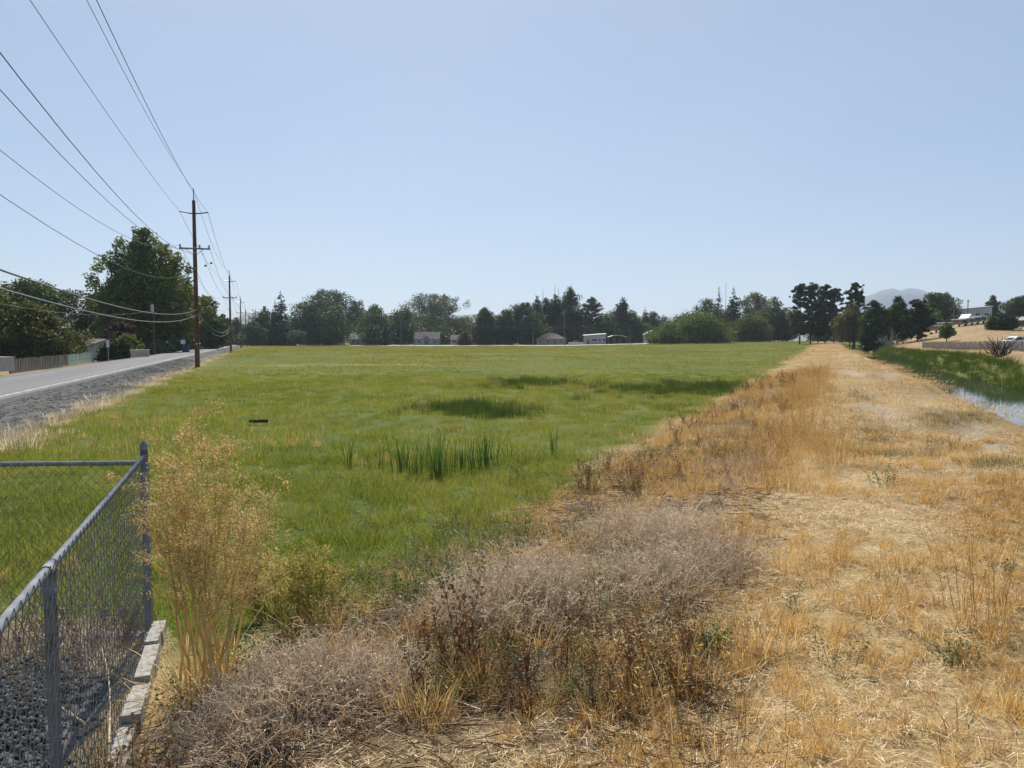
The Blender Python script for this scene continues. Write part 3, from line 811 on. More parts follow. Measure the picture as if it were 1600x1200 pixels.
# dead brown weeds, green weeds and twig litter on the slope
p = wedge(q, 6, 2.2, 40); p = keep(q, p, (.5 + .5 * sst(8, 5, p[:, 1])) * bank_p(p, -3.6, -1.1, .4) * sst(.4, .62, vn(p[:, 0], p[:, 1], 1.4, 67)) * ~in_yard(p[:, 0], p[:, 1], .2))
scatter('dead_brown_weeds', dock_t, p, .5 + .6 * q.random(len(p)), q, 'dark brown dead weed stalks on the slope', 'dead weeds')
p = grid(q, .30, 2.0, 14); p = keep(q, p, bank_p(p, -3.7, -1.0, .4) * (.5 + .5 * vn(p[:, 0], p[:, 1], .8, 70)) * ~in_yard(p[:, 0], p[:, 1], .1))
scatter('twig_litter', dark_litter + straw_lit[:1], p, .7 + .6 * q.random(len(p)), q, 'grey and brown twig litter on the slope', 'litter', tilt=.05)
p = wedge(q, 22, 2.2, 16); p = keep(q, p, (.9 * bank_p(p, -4.0, -3.0, .3) + .6 * bank_p(p, -3.0, -1.4, .3) + .05 * bank_p(p, 0, 4, .3)) * sst(.45, .62, vn(p[:, 0], p[:, 1], 1.2, 68)) * ~in_yard(p[:, 0], p[:, 1], .2))
scatter('green_weeds', leafy_t, p, .5 + .6 * q.random(len(p)), q, 'small leafy green weeds among the dead ones', 'weeds')
p = wedge(q, 16, 2.0, 40); p = keep(q, p, bank_p(p, -3.5, -1.0, .4) * sst(.42, .62, vn(p[:, 0], p[:, 1], .9, 69)) * ~in_yard(p[:, 0], p[:, 1], .1))
scatter('straw_stubble', gold_tuft, p, .5 + .9 * q.random(len(p)), q, 'golden dry tufts among the weeds of the slope', 'dry grass')
dw = []
for _ in range(70):
    g = G(640 + 480 * q.random(), 1060 + 120 * q.random(), .4); dw.append((g.x, g.y))
dw = np.array(dw)
scatter('mixed_weeds', dock_t + leafy_t, dw, .35 + .5 * q.random(len(dw)), q, 'brown dead stalks and green weeds at the bottom centre', 'weeds')
# grey-green grass on the bank
gp = []
for (px, py, wx, wy) in [(1395, 705, 60, 13), (1475, 652, 35, 8), (1370, 672, 25, 10), (1520, 655, 30, 6), (1560, 745, 30, 8), (1340, 620, 25, 6)]:
    for _ in range(int(wx * .9)):
        g = G(px + q.normal() * .6 * wx, py + q.normal() * .6 * wy, .6); gp.append((g.x, g.y))
gp = np.array(gp)
scatter('bank_green_grass', [proto('grass_tuft', [bl('greygreen', 40, .3, .06, .18, .006, .5, .4, 2), bl('straw', 40, .3, .06, .18, .005, .5, .4, 2)]) for _ in range(2)], gp, .4 + .6 * q.random(len(gp)), q, 'grey green grass patches on the dry bank', 'grass')
# canal reeds
p = wedge(q, 4.5, 8, 190); u = p[:, 0] - BS * p[:, 1]
p = keep(q, p, (.75 * sst(4.55, 4.8, u) * sst(5.6, 5.3, u) ) * (.3 + .7 * vn(p[:, 0], p[:, 1], 1.8, 71)))
u = p[:, 0] - BS * p[:, 1]
scatter('canal_reeds', reed_t, p, np.where(u < 6, .13, .95) * (.7 + .5 * q.random(len(p))), q, 'low green growth along the near edge of the canal', 'reeds', z=np.maximum(terrain(p[:, 0], p[:, 1]), -.34))
p = grid(q, .62, 12, 150); u = p[:, 0] - BS * p[:, 1]; p = p[(u > 9.5) & (u < 11.7)]
scatter('canal_reeds', reed_t, p, .42 + .5 * q.random(len(p)) * (.4 + 1.1 * vn(p[:, 0], p[:, 1], 2.5, 78)), q, 'thick green reeds on the far side of the canal', 'reeds', z=np.maximum(terrain(p[:, 0], p[:, 1]), -.34))
# dry fringe along the foot of the road shoulder
p = wedge(q, 7, 14, 130); w_ = p[:, 0] + RS * p[:, 1]
p = keep(q, p, np.exp(-((w_ + 5.75 + (vn(p[:, 0], p[:, 1], 1.7, 73) - .5) * .8) / .5) ** 2) * (.35 + .65 * sst(45, 22, p[:, 1])) * (.3 + .7 * vn(p[:, 0], p[:, 1], 2.5, 72)))
scatter('verge_dry_grass', [proto('dry_grass', [bl('straw_pale', 40, .4, .12, .35, .010, .5, .5, 2), bl('pinkgrey', 30, .4, .12, .35, .010, .5, .4, 2)]) for _ in range(3)], p, .6 + .7 * q.random(len(p)), q, 'pale dry grass fringe at the foot of the road shoulder', 'dry grass')
p = wedge(q, 3, 24, 110); w_ = p[:, 0] + RS * p[:, 1]
p = keep(q, p, sst(-14.6, -15.2, w_) * sst(-18.5, -16.5, w_) * sst(.4, .6, vn(p[:, 0], p[:, 1], 5, 74)))
scatter('verge_dry_grass', straw_far, p, 1.5 + 1.0 * q.random(len(p)), q, 'dry grass on the verge across the road', 'dry grass')

p = grid(q, .36, 13, 80, 1.0); w_ = p[:, 0] + RS * p[:, 1]; k_ = (w_ > -8.5) & (w_ < -5.5) & (p[:, 0] > -.75 * p[:, 1]); p = p[k_]; w_ = w_[k_]
scatter('shoulder_stones', stone_s, p, .65 + .3 * q.random(len(p)), q, 'loose dark stones on the gravel road shoulder', 'gravel', tilt=.03, z=np.interp(w_, [-8.62, -8.3, -7.6, -6.9, -6.2, -5.6], [RZ - .01, RZ - .03, .16, .07, .00, -.10]) - .01)

# ------------------------------------------------------------------ trees
def profile(kind, t):
    if kind == 'round': return np.sqrt(np.clip(1 - (2 * t - 1) ** 2, 0, 1)) ** .8
    if kind == 'broad': return np.clip(np.interp(t, [0, .08, .3, .55, .8, 1], [.55, .85, 1, .93, .62, .12]), 0, 1)
    if kind == 'egg': return np.interp(t, [0, .12, .35, .6, .85, 1], [.45, .88, 1, .82, .42, .06])
    if kind == 'column': return np.interp(t, [0, .1, .5, .8, 1], [.6, .9, 1, .8, .15])
    if kind == 'vase': return np.interp(t, [0, .25, .6, .85, 1], [.35, .6, .95, 1, .55])
    if kind == 'bush': return np.interp(t, [0, .2, .5, .8, 1], [.92, 1, .9, .6, .1])
    if kind == 'pine': return np.interp(t, [0, .15, .4, .7, .9, 1], [.6, .95, 1, .72, .36, .06])
    return np.sqrt(np.clip(1 - (2 * t - 1) ** 2, 0, 1))
def tree(name, label, X, Y, h, w, kind='round', leaf='leaf_mid', ls=.3, nleaf=7000, cb=.12, nclump=60, crad=.13, bark='bark', seed=0, lean=0.0, depth=1.0, group=None, cat='tree', z=None, stretch=.85, dead=None, stems=1):
    r = np.random.default_rng(1000 + seed); w *= 1.22 * (1.2 if group in ('trees behind the cross road', 'trees at the right end of the field', 'background trees filling the tree line') else 1.0); nleaf = int(nleaf * 1.35); crad *= .95; nclump = int(nclump * 1.5)
    if z is None: z = tz(X, Y)
    root = empty(name, (X, Y, z - .05)); tag(root, label, cat, group)
    z0 = h * cb; ch = h - z0
    # clump centres through the crown, thicker near its skin
    tt = r.random(nclump * 4); tt = tt[r.random(len(tt)) < profile(kind, tt) + .12][:nclump]
    R = profile(kind, tt) * w / 2; az = r.random(len(tt)) * 6.283
    lop = 1 + .22 * np.sin(az * 2 + r.random() * 6) + .14 * np.sin(az * 3 + tt * 5 + r.random() * 6)
    rc = w * crad * (.55 + .9 * r.random(len(tt))) * (.6 + .4 * profile(kind, tt))
    rr = np.maximum(R * lop - rc * .6, 0) * r.random(len(tt)) ** .40
    c = np.stack([np.cos(az) * rr + lean * tt * w, np.sin(az) * rr * depth, z0 + np.clip(tt * ch, rc * .3, ch - rc * .72)], -1)
    pk = r.choice(len(c), nleaf, p=rc ** 2 / (rc ** 2).sum())
    d = unit(r, nleaf); rad = r.random(nleaf) ** .42
    pos = c[pk] + d * (rc[pk] * rad)[:, None] * np.array([1, 1, stretch])
    pos += r.normal(size=pos.shape) * rc[pk][:, None] * .12
    nf = int(nleaf * .38); tf = r.random(nf * 3); tf = tf[r.random(nf * 3) < profile(kind, tf) ** 2 + .03][:nf]; nf = len(tf)
    af = r.random(nf) * 6.283; rf = profile(kind, tf) * w / 2 * .86 * r.random(nf) ** .5 * (1 + .16 * np.sin(af * 2 + tf * 7) + .1 * np.sin(af * 5 + tf * 11))
    pos[:nf] = np.stack([np.cos(af) * rf + lean * tf * w, np.sin(af) * rf * depth, z0 + tf * ch * .96], -1)
    v, q4 = leaf_quads(pos, ls * (.55 + .8 * r.random(nleaf)), r, .25)
    v[:, 2] = np.maximum(v[:, 2], .05)
    link('crown', np_mesh('crown', v, [q4]), leaf, root)
    mb = MB()
    tr = max(.09, h * .017)
    for s in range(stems):
        ox = (s - (stems - 1) / 2) * tr * 3.2; top = h * .72
        pts = [(ox + lean * w * .3 * k / 5 + (r.random() - .5) * tr * (k > 0) + ox * .6 * k, (r.random() - .5) * tr * (k > 0), top * k / 5) for k in range(6)]
        mb.tube(pts, [tr * (1.25 if k == 0 else 1) * (1 - .16 * k) / (1 if stems == 1 else 1.3) for k in range(6)], 7)
    big = np.argsort(-rc)[:16]
    for i in big:
        zs = min(max(c[i, 2] * (.35 + .3 * r.random()), h * .1), h * .68)
        a = Vector((lean * w * .3 * zs / h, 0, zs)); e = Vector(c[i]); mid = (a + e) / 2 + Vector((0, 0, .05 * h))
        mb.tube([a, mid, e], [tr * .42, tr * .28, tr * .1], 5)
    tro = mb.build('trunk', bark, root, smooth=True)
    if dead:
        for (dx, zt) in dead:
            m2 = MB(); m2.tube([(dx, 0, h * .6), (dx + .15, 0, zt * .85), (dx + .05, .1, zt)], [.16, .10, .04], 5)
            for k in range(5):
                zz = h * .75 + (zt - h * .75) * k / 5; m2.tube([(dx + .1, 0, zz), (dx + .1 + (r.random() - .5) * 1.3, (r.random() - .5), zz + .7)], [.04, .015], 4)
            m2.build('dead_top', 'deadwood', root)
    return root
def spruce(name, label, X, Y, h, w, leaf='needle', nleaf=6500, ls=.28, seed=0, group=None, z=None, rag=.3):
    r = np.random.default_rng(3000 + seed); w *= 1.35; nleaf = int(nleaf * 1.5)
    if z is None: z = tz(X, Y)
    root = empty(name, (X, Y, z - .05)); tag(root, label, 'tree', group)
    nb = int(h * 15); t = 1 - r.random(nb) ** .62 * .97
    az = r.random(nb) * 6.283
    L = w / 2 * (1 - t) ** .82 * (1 - rag + rag * 1.4 * r.random(nb)) + .12
    pk = r.choice(nb, nleaf, p=(L + .15) / (L + .15).sum()); s = r.random(nleaf) ** .6
    rad = L[pk] * s
    pos = np.stack([np.cos(az[pk]) * rad, np.sin(az[pk]) * rad, h * t[pk] * .98 - rad * .28 + .10 * L[pk] * s * s * 1.6], -1)
    pos += r.normal(size=pos.shape) * np.array([.12, .12, .10])
    pos[:, 2] = np.clip(pos[:, 2], .15, h)
    v, q4 = leaf_quads(pos, ls * (.5 + .8 * r.random(nleaf)) * (.55 + .45 * np.minimum(1, L[pk] / 1.5)), r, .45, .25, .4)
    link('crown', np_mesh('crown', v, [q4]), leaf, root)
    mb = MB(); tr = h * .014
    mb.tube([(0, 0, 0), (0, 0, h * .5), (0, 0, h * 1.0)], [tr, tr * .6, .03], 7)
    for i in r.choice(nb, min(nb, 60), False):
        mb.tube([(0, 0, h * t[i]), (math.cos(az[i]) * L[i] * .8, math.sin(az[i]) * L[i] * .8, h * t[i] - L[i] * .2)], [.05, .02], 4, False)
    mb.build('trunk', 'bark', root)
    return root
def pine(name, label, X, Y, h, w, seed=0, group=None, cb=.2, nleaf=7000, ls=.22, z=None, nbr=64):
    r = np.random.default_rng(5000 + seed); w *= 1.3; nleaf = int(nleaf * 1.6)
    if z is None: z = tz(X, Y)
    root = empty(name, (X, Y, z - .05)); tag(root, label, 'tree', group)
    t = np.sort(cb + (.95 - cb) * r.random(nbr)); az = np.arange(nbr) * 2.4 + r.random(nbr) * .8
    L = w / 2 * profile('pine', (t - cb) / (1 - cb)) * (.55 + .6 * r.random(nbr))
    mb = MB(); tr = h * .013; cl = []; cr = []
    sway = [(r.normal() * .12, r.normal() * .12) for _ in range(6)]; sway[0] = (0, 0)
    mb.tube([(sway[k][0], sway[k][1], h * .97 * k / 5) for k in range(6)], [tr * (1.15 - .2 * k) for k in range(6)], 7)
    for i in range(nbr):
        d = Vector((math.cos(az[i]), math.sin(az[i]), .25)); a = Vector((0, 0, h * t[i] - .4)); e = a + d * L[i]
        mb.tube([a, a + d * L[i] * .5 + Vector((0, 0, .1)), e], [.09, .06, .025], 4, False)
        for k in range(4):
            f = (.35, .6, .82, 1.02)[k]; c = a + d * L[i] * f + Vector((r.normal() * .35, r.normal() * .35, .25 + r.normal() * .2))
            cl.append(c); cr.append((.26 + .34 * r.random()) * w / 7.0)
    cl.append(Vector((0, 0, h - .5))); cr.append(.55)
    cl = np.array([tuple(c) for c in cl]); cr = np.array(cr)
    cl[:, 2] = np.minimum(cl[:, 2], h - cr * .6)
    pk = r.choice(len(cl), nleaf, p=cr ** 2 / (cr ** 2).sum())
    pos = cl[pk] + unit(r, nleaf) * (cr[pk] * r.random(nleaf) ** .45)[:, None] * np.array([1, 1, .75])
    v, q4 = leaf_quads(pos, ls * (.5 + .9 * r.random(nleaf)), r, .1, 0, .35)
    link('crown', np_mesh('crown', v, [q4]), 'needle_pine', root)
    mb.build('trunk', 'bark', root, smooth=True)
    return root
def T(fn, name, label, px, top, wpx, Y, seed, **k):
    X = P(px, 535, Y).x; z = k.pop('z', None)
    if z is None: z = tz(X, Y)
    h = P(px, top, Y).z - z; w = wpx / F * Y
    return fn(name, label, X, Y, h, w, seed=seed, z=z, **k)
D = 'deciduous_tree'
gl = 'trees and shrubs left of the road'
# left of the road
T(tree, D, 'huge broad cottonwood towering left of the nearest utility pole', 230, 356, 124, 122, 1, kind='broad', leaf='leaf_light', ls=.26, nleaf=34000, cb=.10, nclump=210, crad=.075, group=gl)
T(tree, D, 'wide dark shade tree with yellowing edge over the weathered board fence', 46, 470, 125, 84, 2, kind='bush', leaf='leaf_olive', ls=.16, nleaf=26000, cb=.03, nclump=110, crad=.11, group=gl)
T(tree, D, 'lighter green tree cut off by the left picture edge', -12, 446, 95, 84, 3, kind='broad', leaf='leaf_light', ls=.2, nleaf=15000, cb=.05, nclump=80, crad=.12, group=gl)
T(tree, D, 'rounded tree crown rising behind the dark shade tree at far left', 42, 436, 92, 135, 4, kind='round', leaf='leaf_mid', ls=.28, nleaf=11000, cb=.2, nclump=70, crad=.12, group=gl)
T(tree, D, 'thin see-through tree between the dark shade tree and the cottonwood', 118, 453, 62, 140, 5, kind='vase', leaf='leaf_dark', ls=.22, nleaf=3800, cb=.25, nclump=46, crad=.10, group=gl)
T(tree, D, 'dark tree behind the grey roofed house by the road', 150, 474, 60, 140, 6, kind='broad', leaf='leaf_dark', ls=.26, nleaf=8000, cb=.08, nclump=60, crad=.13, group=gl)
T(tree, D, 'purple leaved ornamental tree in front of the cottonwood', 187, 503, 34, 104, 7, kind='round', leaf='leaf_purple', ls=.18, nleaf=5000, cb=.2, nclump=40, crad=.15, group=gl)
T(tree, 'shrub', 'olive shrub beside the chimney of the grey roofed house', 152, 503, 30, 122, 8, kind='bush', leaf='leaf_olive', ls=.18, nleaf=4500, cb=.05, nclump=40, crad=.16, group=gl, cat='shrub')
T(tree, 'shrub', 'yellow green shrub behind the low pale wall across the road', 200, 521, 42, 92, 9, kind='bush', leaf='leaf_light', ls=.16, nleaf=5500, cb=.03, nclump=46, crad=.16, group=gl, cat='shrub')
T(tree, 'shrub', 'dark hedge shrub between road sign and yellow green shrub', 172, 532, 34, 90, 10, kind='bush', leaf='leaf_dark', ls=.15, nleaf=4500, cb=.02, nclump=40, crad=.18, group=gl, cat='shrub')
T(tree, 'shrub', 'silvery shrub below the cottonwood near the blue bin', 249, 530, 34, 112, 11, kind='bush', leaf='leaf_silver', ls=.16, nleaf=4000, cb=.02, nclump=36, crad=.18, group=gl, cat='shrub')
T(tree, 'shrub', 'sprawling vine draped over the end of the pale green fence', 116, 534, 18, 86, 12, kind='bush', leaf='leaf_light', ls=.09, nleaf=5000, cb=.02, nclump=40, crad=.16, group=gl, cat='shrub')
T(tree, D, 'dark low tree filling the gap under the cottonwood branches', 262, 503, 70, 150, 13, kind='bush', leaf='leaf_dark', ls=.28, nleaf=8000, cb=.04, nclump=50, crad=.15, group=gl)
T(tree, D, 'medium tree just right of the nearest utility pole', 326, 478, 50, 165, 14, kind='broad', leaf='leaf_mid', ls=.28, nleaf=9000, cb=.05, nclump=60, crad=.13, group=gl)
T(tree, D, 'loose topped tree behind the nearest utility pole', 318, 463, 44, 190, 15, kind='vase', leaf='leaf_dark', ls=.3, nleaf=4500, cb=.3, nclump=44, crad=.11, group=gl)
T(tree, D, 'hazy tree by the road between the first two utility poles', 349, 491, 24, 230, 16, kind='broad', leaf='leaf_mid', ls=.35, nleaf=4500, cb=.04, nclump=40, crad=.15, group=gl)
T(tree, D, 'farther hazy tree left of the road just past the second utility pole', 369, 496, 22, 300, 17, kind='broad', leaf='leaf_mid', ls=.4, nleaf=3500, cb=.04, nclump=36, crad=.16, group=gl)
T(spruce, 'conifer_tree', 'small hazy conifer beside the far end of the road', 376, 494, 10, 330, 18, nleaf=1800, ls=.35, group=gl)
# behind the far edge of the field, left to right
gf = 'trees behind the cross road'
T(tree, D, 'low dark rounded tree where the road meets the field corner', 397, 503, 34, 283, 20, kind='bush', leaf='leaf_dark', ls=.32, nleaf=5500, cb=.02, nclump=44, crad=.16, group=gf)
T(tree, D, 'dark tree at the left side of the tall spruce pair', 414, 478, 34, 292, 21, kind='broad', leaf='leaf_dark', ls=.34, nleaf=6000, cb=.05, nclump=50, crad=.14, group=gf)
T(spruce, 'spruce_tree', 'taller pointed spruce left of the big dark round tree', 440, 452, 38, 286, 22, nleaf=8000, ls=.36, group=gf)
T(spruce, 'spruce_tree', 'shorter pointed spruce left of the taller one', 431, 466, 24, 290, 23, nleaf=5000, ls=.34, group=gf)
T(tree, D, 'big dark round willow left of centre at the field end', 496, 460, 84, 287, 24, kind='broad', leaf='leaf_dark', ls=.34, nleaf=17000, cb=.06, nclump=120, crad=.10, group=gf)
T(tree, D, 'tall gappy crown rising behind the big dark round willow', 522, 452, 46, 325, 25, kind='vase', leaf='leaf_dark', ls=.36, nleaf=4200, cb=.3, nclump=44, crad=.10, group=gf)
T(tree, D, 'airy tree between the round willow and the grey roofed cottage', 556, 469, 32, 330, 26, kind='round', leaf='leaf_mid', ls=.36, nleaf=4500, cb=.15, nclump=44, crad=.12, group=gf)
T(tree, D, 'leafy tree behind the grey roofed cottage', 586, 476, 48, 306, 27, kind='broad', leaf='leaf_mid', ls=.36, nleaf=8000, cb=.05, nclump=64, crad=.13, group=gf)
T(tree, D, 'dark bushy tree standing right of the grey roofed cottage', 582, 505, 24, 284, 28, kind='egg', leaf='leaf_dark', ls=.28, nleaf=4200, cb=.06, nclump=40, crad=.16, group=gf)
T(spruce, 'conifer_tree', 'narrow dark conifer right of the grey roofed cottage', 602, 497, 18, 286, 29, nleaf=3200, ls=.34, group=gf)
T(tree, D, 'hazy tree left of the gabled house at the field end', 631, 479, 46, 316, 30, kind='broad', leaf='leaf_mid', ls=.38, nleaf=7000, cb=.05, nclump=60, crad=.13, group=gf)
T(tree, D, 'feathery vase shaped tree behind the gabled house', 678, 459, 64, 335, 31, kind='vase', leaf='leaf_silver', ls=.36, nleaf=9000, cb=.15, nclump=80, crad=.09, group=gf)
T(tree, D, 'dense tree low behind the gabled house', 672, 492, 70, 312, 32, kind='broad', leaf='leaf_dark', ls=.38, nleaf=7000, cb=.03, nclump=60, crad=.13, group=gf)
T(tree, D, 'pale distant tree seen in the gap right of the gabled house', 724, 494, 34, 360, 33, kind='round', leaf='leaf_light', ls=.4, nleaf=4200, cb=.1, nclump=40, crad=.14, group=gf)
T(tree, 'shrub', 'rust coloured shrub in front of the white cottage', 726, 517, 20, 284, 34, kind='bush', leaf='leaf_rust', ls=.28, nleaf=2600, cb=.04, nclump=30, crad=.18, group=gf, cat='shrub')
T(tree, D, 'dense dark tree, first of the trio right of the white cottage', 759, 480, 36, 293, 35, kind='broad', leaf='leaf_dark', ls=.34, nleaf=8000, cb=.03, nclump=60, crad=.13, group=gf)
T(tree, D, 'dense dark tree, second of the trio right of the white cottage', 789, 483, 34, 296, 36, kind='broad', leaf='leaf_dark', ls=.34, nleaf=8000, cb=.03, nclump=60, crad=.13, group=gf)
T(tree, D, 'dense dark tree, last of the trio and beside the tall poplars', 820, 472, 52, 303, 37, kind='broad', leaf='leaf_dark', ls=.36, nleaf=10000, cb=.04, nclump=80, crad=.12, group=gf)
T(tree, 'poplar_tree', 'slim poplar at the left end of the poplar row', 839, 461, 15, 322, 38, kind='column', leaf='leaf_dark', ls=.34, nleaf=4500, cb=.02, nclump=50, crad=.24, group=gf)
T(tree, 'poplar_tree', 'poplar with a bare dead leader, second in the row', 853, 464, 20, 326, 39, kind='column', leaf='leaf_dark', ls=.34, nleaf=5500, cb=.02, nclump=56, crad=.2, group=gf, dead=[(-1.4, 24.5)])
T(tree, 'poplar_tree', 'poplar with two bare dead leaders in the middle of the row', 869, 459, 22, 324, 40, kind='column', leaf='leaf_dark', ls=.34, nleaf=6000, cb=.02, nclump=60, crad=.19, group=gf, dead=[(-.7, 26.5), (.8, 25.0)])
T(tree, 'poplar_tree', 'tallest fullest poplar at the right end of the row', 891, 448, 30, 318, 41, kind='column', leaf='leaf_dark', ls=.34, nleaf=9000, cb=.02, nclump=80, crad=.16, group=gf, dead=[(.2, 26.0)])
T(pine, 'pine_tree', 'ragged dark pine behind the white mobile home', 924, 463, 36, 318, 42, group=gf, nleaf=6000, ls=.34, cb=.1)
T(tree, D, 'dark bushy tree between the ragged pine and the green carport', 945, 493, 40, 312, 43, kind='broad', leaf='leaf_dark', ls=.36, nleaf=5500, cb=.04, nclump=50, crad=.14, group=gf)
T(tree, 'conifer_tree', 'tall blunt topped evergreen right of the ragged pine', 973, 465, 32, 320, 44, kind='egg', leaf='needle', ls=.36, nleaf=7500, cb=.03, nclump=64, crad=.13, group=gf)
T(tree, D, 'grey green tree low beside the blunt topped evergreen', 990, 486, 30, 315, 45, kind='broad', leaf='leaf_mid', ls=.38, nleaf=4500, cb=.05, nclump=44, crad=.14, group=gf)
T(spruce, 'conifer_tree', 'small pointed conifer behind the white shed', 1007, 478, 20, 335, 46, nleaf=3200, ls=.36, group=gf)
T(tree, D, 'dark rounded tree behind the white shed', 1019, 486, 26, 338, 47, kind='round', leaf='leaf_dark', ls=.38, nleaf=4000, cb=.1, nclump=40, crad=.14, group=gf)
gr = 'trees at the right end of the field'
T(tree, 'shrub', 'lower yellow green willow bush at the right end of the field', 1047, 503, 56, 243, 50, kind='bush', leaf='leaf_light', ls=.24, nleaf=10000, cb=.02, nclump=70, crad=.12, group=gr, cat='shrub', stems=3)
T(tree, 'shrub', 'larger rounded willow bush right of the lower one', 1098, 488, 68, 238, 51, kind='bush', leaf='leaf_light', ls=.24, nleaf=13000, cb=.02, nclump=84, crad=.11, group=gr, cat='shrub', stems=3)
T(tree, D, 'leafy tree behind the larger willow bush', 1106, 467, 52, 296, 52, kind='broad', leaf='leaf_mid', ls=.34, nleaf=8000, cb=.06, nclump=60, crad=.13, group=gr)
T(spruce, 'spruce_tree', 'slender spruce tip behind the larger willow bush', 1122, 446, 22, 305, 53, nleaf=3600, ls=.32, group=gr)
T(spruce, 'spruce_tree', 'full dark spruce right of the thin mast', 1145, 446, 32, 288, 54, nleaf=8500, ls=.34, group=gr)
T(tree, D, 'brownish flat topped tree behind the full dark spruce', 1178, 456, 38, 345, 55, kind='round', leaf='leaf_olive', ls=.38, nleaf=5500, cb=.15, nclump=50, crad=.12, group=gr)
T(tree, D, 'small tree top left of the pine stand', 1206, 460, 20, 350, 56, kind='round', leaf='leaf_mid', ls=.36, nleaf=3200, cb=.15, nclump=34, crad=.15, group=gr)
T(tree, 'shrub', 'olive bush with white tips right of the full dark spruce', 1169, 489, 50, 254, 57, kind='bush', leaf='leaf_olive', ls=.26, nleaf=8500, cb=.02, nclump=60, crad=.12, group=gr, cat='shrub')
T(tree, D, 'dense dark green tree left of the pine stand', 1210, 477, 42, 262, 58, kind='broad', leaf='leaf_dark', ls=.3, nleaf=9000, cb=.03, nclump=64, crad=.13, group=gr)
gp_ = 'pines at the end of the canal bank'
for i, (px, top, wx, Y, lab) in enumerate([
        (1249, 442, 32, 205, 'leftmost tall pine of the stand at the end of the bank'),
        (1266, 440, 34, 211, 'second tall pine of the stand at the end of the bank'),
        (1289, 443, 34, 204, 'third tall pine of the stand at the end of the bank'),
        (1303, 449, 28, 214, 'fourth and shorter pine of the stand at the end of the bank'),
        (1278, 462, 30, 216, 'shorter pine filling the middle of the stand'),
        (1335, 440, 30, 190, 'lone open crowned pine right of the stand')]):
    T(pine, 'pine_tree', lab, px, top, wx, Y, 60 + i, group=gp_, nleaf=8500, ls=.25, cb=.17)
T(tree, D, 'low spreading tree with twin trunk under the lone open pine', 1330, 474, 44, 178, 67, kind='broad', leaf='leaf_olive', ls=.2, nleaf=7500, cb=.3, nclump=60, crad=.12, group=gp_, stems=2)
T(tree, D, 'dense dark tree behind the pale dead branches', 1366, 468, 44, 152, 68, kind='bush', leaf='leaf_dark', ls=.2, nleaf=10000, cb=.03, nclump=70, crad=.12, group=gp_)
T(tree, D, 'tall dark tree just right of the pale dead branches', 1402, 461, 46, 158, 69, kind='egg', leaf='leaf_dark', ls=.2, nleaf=10000, cb=.08, nclump=70, crad=.12, group=gp_)
T(pine, 'pine_tree', 'stocky dark pine at the right end of the grove', 1433, 466, 42, 150, 70, group=gp_, nleaf=10000, ls=.22, cb=.1, nbr=44)
gh = 'trees on the rise beyond the canal'
T(tree, D, 'round crowned tree on the rise left of the long pale building', 1467, 456, 46, 224, 71, kind='round', leaf='leaf_mid', ls=.26, nleaf=9000, cb=.12, nclump=64, crad=.12, group=gh)
T(tree, D, 'small bright green tree alone in the dry grass', 1479, 503, 20, 128, 72, kind='egg', leaf='leaf_light', ls=.11, nleaf=4500, cb=.22, nclump=40, crad=.14, group=gh)
T(tree, D, 'slender tree at the right end of the long pale building', 1549, 460, 19, 232, 73, kind='egg', leaf='leaf_silver', ls=.22, nleaf=3500, cb=.12, nclump=40, crad=.14, group=gh)
T(tree, D, 'dark tree on the rise cut off by the right picture edge', 1592, 463, 40, 228, 74, kind='round', leaf='leaf_mid', ls=.26, nleaf=7000, cb=.08, nclump=50, crad=.13, group=gh)
T(tree, 'shrub', 'dark juniper mound on the slope right of the small green tree', 1564, 488, 40, 150, 75, kind='bush', leaf='leaf_dark', ls=.16, nleaf=7500, cb=.02, nclump=50, crad=.14, group=gh, cat='shrub')
T(tree, 'shrub', 'low dark shrubs under the long pale building', 1503, 494, 40, 196, 76, kind='bush', leaf='leaf_dark', ls=.2, nleaf=5000, cb=.02, nclump=44, crad=.12, group=gh, cat='shrub')
T(tree, 'shrub', 'dark shrub left of the long pale building on the slope', 1452, 488, 34, 200, 77, kind='bush', leaf='leaf_mid', ls=.22, nleaf=5000, cb=.02, nclump=40, crad=.14, group=gh, cat='shrub')
# single small growth
T(tree, D, 'small lone tree standing in front of the cross road', 463, 516, 22, 268, 78, kind='round', leaf='leaf_silver', ls=.24, nleaf=3200, cb=.2, nclump=36, crad=.15)
T(tree, 'shrub', 'light shrub between parked white cars and the round willow', 523, 515, 26, 291, 79, kind='bush', leaf='leaf_olive', ls=.3, nleaf=3500, cb=.04, nclump=36, crad=.16, cat='shrub')
# pale dead branches in front of the grove, and the dead bush by the fence
r = np.random.default_rng(31)
def dead_brush(label, px, py, Y, hh, ww, n, col):
    b = P(px, py, Y); z = tz(b.x, Y); root = empty('dead_branches', (b.x, Y, z)); tag(root, label, 'dead branches')
    for i in range(n):
        a = (i / (n - 1) - .5) * 2 + r.normal() * .1
        m_ = MB(); pts = []
        for k in range(6):
            t = k / 5; pts.append((a * ww * .5 * (.15 + t * .85) + r.normal() * .06, r.normal() * .25, hh * (.35 + .65 * r.random()) * (t ** .8) * (1 - .45 * abs(a) * t)))
        m_.tube(pts, [.075 * (1 - .14 * k) for k in range(6)], 5)
        for k in range(3):
            s = Vector(pts[2 + k]); m_.tube([s, s + Vector((a * .6 + r.normal() * .3, r.normal() * .3, .5 + .4 * r.random()))], [.03, .01], 4)
        m_.build('branch', col, root)
dead_brush('pale bleached dead branches lying in front of the dark grove', 1390, 534, 146, 3.6, 5.4, 13, 'deadwood')
dead_brush('dead brown bush at the right end of the weathered fence', 1562, 553, 56, 1.2, 1.6, 13, 'bark')

